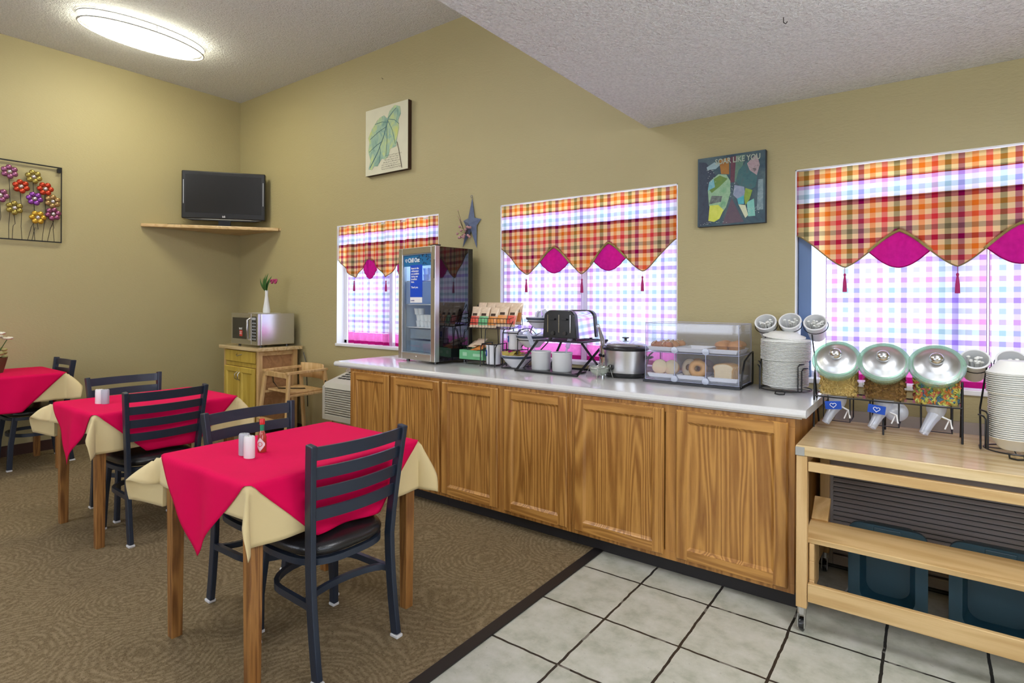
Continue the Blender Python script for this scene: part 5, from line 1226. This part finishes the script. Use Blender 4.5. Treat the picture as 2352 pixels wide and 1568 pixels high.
obj('dial_mark', B().bar((-.0585, -.1185, .066), (-.0585, -.1185, .080), .003, .002), WTXT, do)
hl = B()
for s in (-1, 1): hl.tube([(s * .135, -.03, .125), (s * .165, -.025, .13), (s * .165, .025, .13), (s * .135, .03, .125)], .009, 8)
obj('side_handle', hl, BLACKP, r, smooth=60)

# ---------------------------------------------------------------- acrylic bakery case
r = thing('bakery_case', 'clear acrylic two-tier bakery case with white trays on the counter', 'display case', (-1.095, 3.32, CZ)); O = tuple(r.location)
X0, X1, Y0, Y1 = -1.362, -.828, 3.195, 3.455; zA, zB, zC = .938, 1.102, 1.272; t = .004
def shell(z0, z1, nm):
    b = B(O); b.box(X0, X1, Y0, Y1, z0, z0 + t).box(X0, X0 + t, Y0, Y1, z0 + t, z1 - t).box(X1 - t, X1, Y0, Y1, z0 + t, z1 - t).box(X0, X1, Y0, Y1, z1 - t, z1).box(X0 + t, X1 - t, Y1 - t, Y1, z0 + t, z1 - t).box(X0 + t, X1 - t, Y0, Y0 + t, z0 + t, z1 - t)
    return obj(nm, b, ACRY, r)
lo = shell(zA, zB, 'lower_box'); up = shell(zB + .001, zC, 'upper_box')
xd = [X0 + (X1 - X0) * k / 3 for k in range(4)]
EDGE = mat('acrylic_edge', (.45, .48, .66), .25)
eb = B(O)
for z in (zA, zB, zC):
    for (p, q) in (((X0, Y0), (X1, Y0)), ((X1, Y0), (X1, Y1)), ((X0, Y1), (X1, Y1)), ((X0, Y0), (X0, Y1))): eb.tube([(p[0], p[1], z), (q[0], q[1], z)], .0016, 4)
for x in (X0, X1):
    for y in (Y0, Y1): eb.tube([(x, y, zA), (x, y, zC)], .0016, 4)
for x in xd[1:3]: eb.tube([(x, Y0 - .001, zA), (x, Y0 - .001, zB)], .002, 4)
obj('acrylic_edging', eb, EDGE, r)
for x in xd[1:3]: obj('divider', B(O).box(x - .0015, x + .0015, Y0 + t, Y1 - t, zA + t, zB - t), ACRY, lo)
for k in range(3):
    for (z, par) in ((zA + t + .012, lo), (zB + t + .004, up)):
        b = B(O); x0, x1 = xd[k] + .009, xd[k + 1] - .009; y0, y1 = Y0 + .008, Y1 - .015
        b.add([(x0 + .01, y0 + .01, z), (x1 - .01, y0 + .01, z), (x1 - .01, y1 - .01, z), (x0 + .01, y1 - .01, z), (x0, y0, z + .022), (x1, y0, z + .022), (x1, y1, z + .022), (x0, y1, z + .022)], [(0, 3, 2, 1), (0, 1, 5, 4), (1, 2, 6, 5), (2, 3, 7, 6), (3, 0, 4, 7)])
        obj('tray', b, WPLA, par, solid=.003)
for x in xd[1:3]:
    for z in (zA + .001, zB + .003):
        b = B(O); b.lathe([(.020, 0), (.018, .006), (.0001, .008)], 18, disc_axis((x, Y0 - .001, z + .012), (0, -1, 0))); obj('latch', b, FROST, r, smooth=50)
b = B(O); b.rtube([(X0 - .008, Y0 - .008, CZ + .008), (X1 + .008, Y0 - .008, CZ + .008), (X1 + .008, Y1 + .004, CZ + .008), (X0 - .008, Y1 + .004, CZ + .008)], .010, .012, True)
for x in (X0 - .010, X1 + .010):
    b.tube([(x, Y0 + .01, CZ + .01), (x, Y0 + .03, 1.0), (x, Y0 + .08, 1.07), (x, Y1 - .06, 1.105), (x, Y1, 1.11)], .005, 6); b.tube([(x, Y1, CZ + .01), (x, Y1, 1.11)], .004, 6)
obj('frame', b, BLKM, r, smooth=60)
DOUGH = mat('golden_dough', (.50, .235, .07), .5, var=.35, vscale=30., bmp=.3, bscale=50.); GLAZ = mat('brown_glaze', (.40, .14, .05), .3, var=.3, vscale=30., coat=.4)
FLOUR = mat('pale_bread', (.72, .60, .38), .8, var=.15, vscale=30.); CRUST = mat('tan_crust', (.52, .30, .10), .6, var=.2, vscale=20.)
BAG = mat('bagel_crust', (.60, .32, .09), .4, var=.3, vscale=25., coat=.15); HOLE = mat('bagel_seeds', (.25, .14, .05), .6)
def pastry(loc, m, label, rz, group, kind):
    r = thing('pastry', label, 'pastry', loc, rz, group)
    b = B()
    if kind == 'twist':
        for q in range(4): b.ball((-.042 + .028 * q, .004 * (-1) ** q, .024), (.026, .030, .023), 12, 8, None)
        obj('dough', b, m, r, smooth=80); c = B(); [c.tube([(-.05 + .028 * q, -.026, .030), (-.036 + .028 * q, 0, .050), (-.028 + .028 * q, .024, .036)], .003, 5) for q in range(4)]; obj('icing', c, FLOUR, r, smooth=60)
    else:
        b.lathe([(.0001, 0), (.028, 0), (.034, .030), (.042, .036), (.036, .052), (.015, .062), (.0001, .063)], 18); obj('dough', b, m, r, smooth=70); c = B()
        for q in range(9): c.ball((.024 * math.cos(q * 2.4) * (q / 9) ** .5, .024 * math.sin(q * 2.4) * (q / 9) ** .5, .057 - .01 * q / 9), .007, 6, 4)
        obj('crumb', c, DOUGH, r, smooth=60)
zU = zB + t + .0085
pastry((-1.285, 3.26, zU), GLAZ, 'glazed brown pastry at the front left of the upper tray row', .1, 'pastries on the left upper tray', 'twist')
pastry((-1.275, 3.34, zU), DOUGH, 'golden pastry behind the glazed one on the left upper tray', -.2, 'pastries on the left upper tray', 'twist')
pastry((-1.265, 3.41, zU), DOUGH, 'golden pastry at the very back of the left upper tray', .2, 'pastries on the left upper tray', 'twist')
pastry((-.935, 3.26, zU), DOUGH, 'golden crumbly pastry at the front left of the right upper tray', 0, 'pastries on the right upper tray', 'muffin')
pastry((-.868, 3.265, zU), DOUGH, 'golden crumbly pastry at the front right of the right upper tray', .4, 'pastries on the right upper tray', 'muffin')
pastry((-.94, 3.35, zU), DOUGH, 'golden crumbly pastry at the back left of the right upper tray', .8, 'pastries on the right upper tray', 'muffin')
pastry((-.870, 3.36, zU), DOUGH, 'golden crumbly pastry at the back right of the right upper tray', 1.8, 'pastries on the right upper tray', 'muffin')
for k in range(5): packet('butter_packet', 'small silver butter packet on the centre upper tray', PKW, None, (-1.13 + .03 * k, 3.25 + .025 * (k % 3), zU + .004), (math.radians(-85), 0, .5 * k), .03, .035, .006, 'butter packets on the centre upper tray', 'packet')
zL = zA + t + .0165
def emuffin(loc, rot, label):
    r = thing('english_muffin', label, 'muffin', loc, 0, 'english muffins in the left lower box'); r.rotation_euler = rot
    obj('crumb', B().lathe([(.0001, 0), (.040, 0), (.045, .006), (.045, .024), (.040, .030), (.0001, .032)], 24), FLOUR, r, smooth=50)
    obj('crust', B().lathe([(.0455, .008), (.0465, .015), (.0455, .022)], 24, caps=False), CRUST, r, smooth=50)
emuffin((-1.295, 3.262, zL + .045), (math.radians(70), 0, .2), 'pale english muffin standing at the left of the left lower box'); emuffin((-1.222, 3.27, zL + .045), (math.radians(72), 0, -.1), 'pale english muffin standing at the right of the left lower box')
def bagel(loc, rot, m, label, R=.034, r_=.019):
    r = thing('bagel', label, 'bagel', loc, 0, 'bagels in the middle lower box'); r.rotation_euler = rot; b = B(); b.torus((0, 0, 0), R, r_, 28, 14); obj('crust', b, m, r, smooth=80)
    c = B(); c.torus((0, 0, .004), R - .013, .007, 20, 8); obj('inner_ring', c, HOLE, r, smooth=80)
bagel((-1.072, 3.265, zL + .053), (math.radians(78), 0, .15), BAG, 'golden bagel standing upright with its hole facing out, in the middle lower box')
bagel((-1.135, 3.30, zL + .053), (math.radians(75), 0, -.5), FLOUR, 'pale bagel leaning left of the golden one'); bagel((-1.10, 3.36, zL + .053), (math.radians(80), 0, .5), BAG, 'golden bagel at the back of the middle lower box'); bagel((-1.045, 3.33, zL + .053), (math.radians(85), 0, .9), mat('purple_brown_bagel', (.22, .10, .09), .5, var=.3), 'dark berry bagel behind the golden upright one')
def slice_(loc, rz, label):
    r = thing('bread_slice', label, 'bread', loc, rz, 'bread slices in the right lower box'); p = [(-.045, 0), (.045, 0), (.046, .055)]
    for k in range(9): a = PI * k / 8; p.append((.052 * math.cos(a) * (1 if abs(math.cos(a)) < .99 else 1), .068 + .022 * math.sin(a)))
    p.append((-.046, .055)); obj('crumb', B().prism(p, -.006, .006), FLOUR, r, bev=.002)
    c = B(); q = [(x * 1.03, z * 1.02 - .001) for x, z in p]; c.tube([(x, 0, z) for x, z in q], .0045, 5, True); obj('crust', c, CRUST, r, smooth=60)
for k in range(5): slice_((-.925 + .004 * k, 3.25 + .017 * k, zL), .05, ('white bread slice at the front of the right lower box', 'white bread slice second from the front of the right lower box', 'white bread slice behind the first two in the right lower box', 'white bread slice near the back of the right lower box', 'white bread slice at the very back of the right lower box')[k])

# ---------------------------------------------------------------- plate and bowl caddies with cutlery cups
def caddy(cx, cy, z, R, label, Hs, cups, nm):
    r = thing('wire_caddy', label, 'rack', (cx, cy, z), 0, 'black wire disposables caddies'); O = tuple(r.location); b = B(O)
    b.torus((cx, cy, z + .016), R + .004, .003, 36, 5); b.tube([(cx - R, cy, z + .016), (cx + R, cy, z + .016)], .0025, 5); b.tube([(cx, cy - R, z + .016), (cx, cy + R, z + .016)], .0025, 5)
    a0 = -PI / 2 - .1
    b.tube([(cx - .022, cy - R, z + .016), (cx - .022, cy - R - .018, z + .004), (cx, cy - R - .028, z + .003), (cx + .022, cy - R - .018, z + .004), (cx + .022, cy - R, z + .016)], .0035, 6)
    for a in (-PI * .84, -PI * .29):
        for q, hh in ((0, Hs), (.16 * (1 if a < -PI / 2 else -1), Hs - .022)):
            aa = a + q * -1; x_, y_ = cx + (R + .005) * math.cos(aa), cy + (R + .005) * math.sin(aa); s = 1 if aa > -PI / 2 else -1
            b.tube([(x_, y_, z + .016), (x_, y_, z + hh - .01), (x_ + s * .006, y_ + .01, z + hh), (x_ + s * .02, y_ + .05, z + hh)], .0033, 6)
    for s in (-1, 1):
        b.tube([(cx + s * (R + .012), cy + .02, z + .003), (cx + s * (R + .012), cy + .06, z + Hs), (cx + s * R * .9, cy + R * .7, z + cups[0][2] - z - .03)], .0035, 6); b.tube([(cx + s * (R + .012), cy + .02, z + .003), (cx + s * (R + .012), cy + R, z + .003)], .0035, 6)
    obj('frame', b, BLKM, r, smooth=60)
    ax = Vector((0, -.74, .67)).normalized(); b = B(O)
    for (x, y, zz, cr) in cups: b.torus((x, y + .02, zz - .018), cr + .0025, .0022, 26, 5, disc_axis((0, 0, 0), ax))
    obj('cup_ring', b, BLKM, r, smooth=60)
def cutlery_cup(x, y, z, cr, label, hold, n, seed):
    ax = Vector((0, -.74, .67)).normalized(); r = thing('cutlery_cup', label, 'cup', (x, y, z), 0, 'white cutlery cups'); M = disc_axis((0, 0, 0), ax)
    obj('cup', B().lathe([(.0001, -.115), (cr * .72, -.115), (cr, -.004), (cr + .003, -.002), (cr + .003, .002), (cr - .004, .003), (cr * .70, -.108), (.0001, -.108)], 30, M), WPLA, r, smooth=40)
    rs = random.Random(seed); Rm = Matrix.Translation((x, y, z)) @ M
    for k in range(n):
        a = rs.uniform(0, 2 * PI); d = cr * .62 * math.sqrt(rs.random()); px, py = d * math.cos(a), abs(d * math.sin(a)) * -1 + cr * .2
        # lie in the lower half of the tilted cup
        L = rs.uniform(-.02, .012)
        b = B(); p0 = Rm @ Vector((px * .6, py * .6 , -.104)); p1 = Rm @ Vector((px, py, L)); b.bar(p0, p1, .011, .003, (rs.uniform(-1, 1), rs.uniform(-1, 1), .3)); b.ball(tuple(p1), (.008, .008, .005), 8, 5); b.off = p0
        o = obj('plastic_cutlery', b, FOAM, smooth=50, loc=tuple(p0)); prop(o, hold, 'cutlery', hold.replace('white plastic', 'plastic'))
caddy(-.617, 3.30, CZ, .122, 'black wire caddy with the tall plate stack at the right end of the counter', .155, [(-.733, 3.375, 1.286, .056), (-.609, 3.375, 1.294, .056), (-.487, 3.375, 1.290, .056)], 'l')
for k, (x, z, lb, n) in enumerate(((-.733, 1.286, 'leftmost of three white cutlery cups above the plate stack', 14), (-.609, 1.294, 'middle of three white cutlery cups above the plate stack, half empty', 8), (-.487, 1.290, 'rightmost of three white cutlery cups above the plate stack, full', 18))):
    cutlery_cup(x, 3.375, z, .054, lb, 'white plastic utensil in the %s cup above the plates' % ('left', 'middle', 'right')[k], n, k)
pl = None
def plate_bm(R, inv=False):
    pr = [(.0001, 0), (R * .62, 0), (R * .70, .004), (R * .80, .012), (R * .985, .017), (R, .0175), (R, .0205), (R * .98, .021), (R * .79, .016), (R * .68, .007), (.0001, .0035)]
    if inv: pr = [(a, .021 - c) for a, c in pr]
    return B().lathe(pr, 36, caps=False)
z = CZ + .0195; P1 = None
for k in range(34):
    big = k > 18
    if k == 0: P1 = obj('foam_plate', plate_bm(.112), FOAM, smooth=35); o = P1
    elif k == 19: P2 = obj('foam_plate', plate_bm(.122), FOAM, smooth=35); o = P2
    else: o = (P2 if big else P1).copy(); COL.objects.link(o)
    o.location = (-.617 + random.uniform(-.0012, .0012), 3.30 + random.uniform(-.0012, .0012), z); o.rotation_euler = (0, 0, k); z += .0072
    if big: prop(o, 'wider white foam plate in the upper part of the stack in the counter caddy', 'plate', 'wider foam plates on top of the stack')
    else: prop(o, 'white foam plate in the lower part of the stack in the counter caddy', 'plate', 'foam plates in the lower stack')
o = obj('foam_plate', plate_bm(.118, True), FOAM, smooth=35, loc=(-.617, 3.30, z + .006)); prop(o, 'white foam plate turned upside down on top of the plate stack', 'plate')
o = obj('foam_plate', plate_bm(.105, True), FOAM, smooth=35, loc=(-.625, 3.305, z + .0275)); o.rotation_euler = (math.radians(5), math.radians(4), 0); prop(o, 'smaller tilted foam plate topmost on the plate stack', 'plate')

caddy(.275, 3.02, .791, .090, 'black wire caddy with the foam bowl stack on the wooden cart', .165, [(.158, 3.115, 1.156, .052), (.275, 3.115, 1.158, .052)], 'r')
cutlery_cup(.158, 3.115, 1.156, .050, 'white cutlery cup, left of the pair behind the bowl stack', 'white plastic utensil in the left cup on the cart', 14, 21)
cutlery_cup(.275, 3.115, 1.158, .050, 'white cutlery cup right behind the bowl stack on the cart', 'white plastic utensil in the right cup on the cart', 6, 22)
def bowl_bm(R, inv=False):
    h = .048; pr = [(.0001, 0), (R * .52, 0), (R * .60, .006), (R * .90, h - .006), (R, h - .002), (R, h + .001), (R * .87, h - .003), (R * .56, .008), (.0001, .003)]
    if inv: pr = [(a, h + .001 - c) for a, c in pr]
    return B().lathe(pr, 36, caps=False)
z = .811; b1 = obj('foam_bowl', bowl_bm(.082), FOAM, smooth=35)
for k in range(32):
    o = b1 if k == 0 else b1.copy()
    if k: COL.objects.link(o)
    if k == 22: b2 = obj('foam_bowl', bowl_bm(.089), FOAM, smooth=35); bpy.data.objects.remove(o); o = b2
    if k > 22: bpy.data.objects.remove(o); o = b2.copy(); COL.objects.link(o)
    o.location = (.275 + random.uniform(-.001, .001), 3.02, z); o.rotation_euler = (0, 0, k * .7); z += .0082
    prop(o, ('white foam bowl in the lower part of the stack on the cart' if k < 22 else 'wider white foam bowl in the upper part of the stack on the cart'), 'bowl', ('foam bowls in the lower stack', 'wider foam bowls in the stack')[k >= 22])
o = obj('foam_bowl', bowl_bm(.089, True), FOAM, smooth=35, loc=(.275, 3.02, z + .042)); prop(o, 'white foam bowl turned upside down on top of the bowl stack', 'bowl')

b = B(); b.tube([(.0, 0, 0), (0, 0, -.02), (.008, 0, -.028), (.014, 0, -.02)], .0018, 5); prop(obj('ceiling_hook', b, BLKM, loc=(-.47, 2.45, ZL)), 'small dark hook screwed into the low ceiling above the right window', 'hook')
b = B(); b.tube([(.0, 0, 0), (0, -.012, 0), (0, -.016, .008)], .002, 5); prop(obj('wall_nail', b, BLKM, loc=(-4.06, YW, 3.44)), 'small nail in the window wall above the leaf canvas', 'nail')
# ---------------------------------------------------------------- camera, world
ya, ro = -.6344, .00436
F = Vector((math.sin(ya), math.cos(ya), 0)); R0 = Vector((math.cos(ya), -math.sin(ya), 0)); U0 = Vector((0, 0, 1))
Rv = R0 * math.cos(ro) + U0 * math.sin(ro); Uv = U0 * math.cos(ro) - R0 * math.sin(ro)
cd = bpy.data.cameras.new('camera'); cam = bpy.data.objects.new('camera', cd); COL.objects.link(cam)
cd.sensor_width = 36; cd.lens = 36 * 1302.6 / 2352; cd.shift_y = -(784 - 693.8) / 2352; cd.clip_start = .05
cam.matrix_world = Matrix(((Rv.x, Uv.x, -F.x, 0), (Rv.y, Uv.y, -F.y, 0), (Rv.z, Uv.z, -F.z, 1.39), (0, 0, 0, 1)))
SC.camera = cam
w = bpy.data.worlds.new('sky'); SC.world = w; w.use_nodes = True
bg = w.node_tree.nodes['Background']; bg.inputs[0].default_value = (.80, .87, 1.0, 1); bg.inputs[1].default_value = 4.2
SC.view_settings.view_transform = 'Standard'; SC.view_settings.look = 'None'; SC.view_settings.gamma = 1; SC.view_settings.use_curve_mapping = False
SC.view_settings.exposure = 0.02
SC.cycles.max_bounces = 8; SC.cycles.transparent_max_bounces = 24; SC.cycles.diffuse_bounces = 5; SC.cycles.glossy_bounces = 3; SC.cycles.caustics_reflective = False; SC.cycles.caustics_refractive = False
SC.cycles.sample_clamp_indirect = 6.0; SC.cycles.use_denoising = True
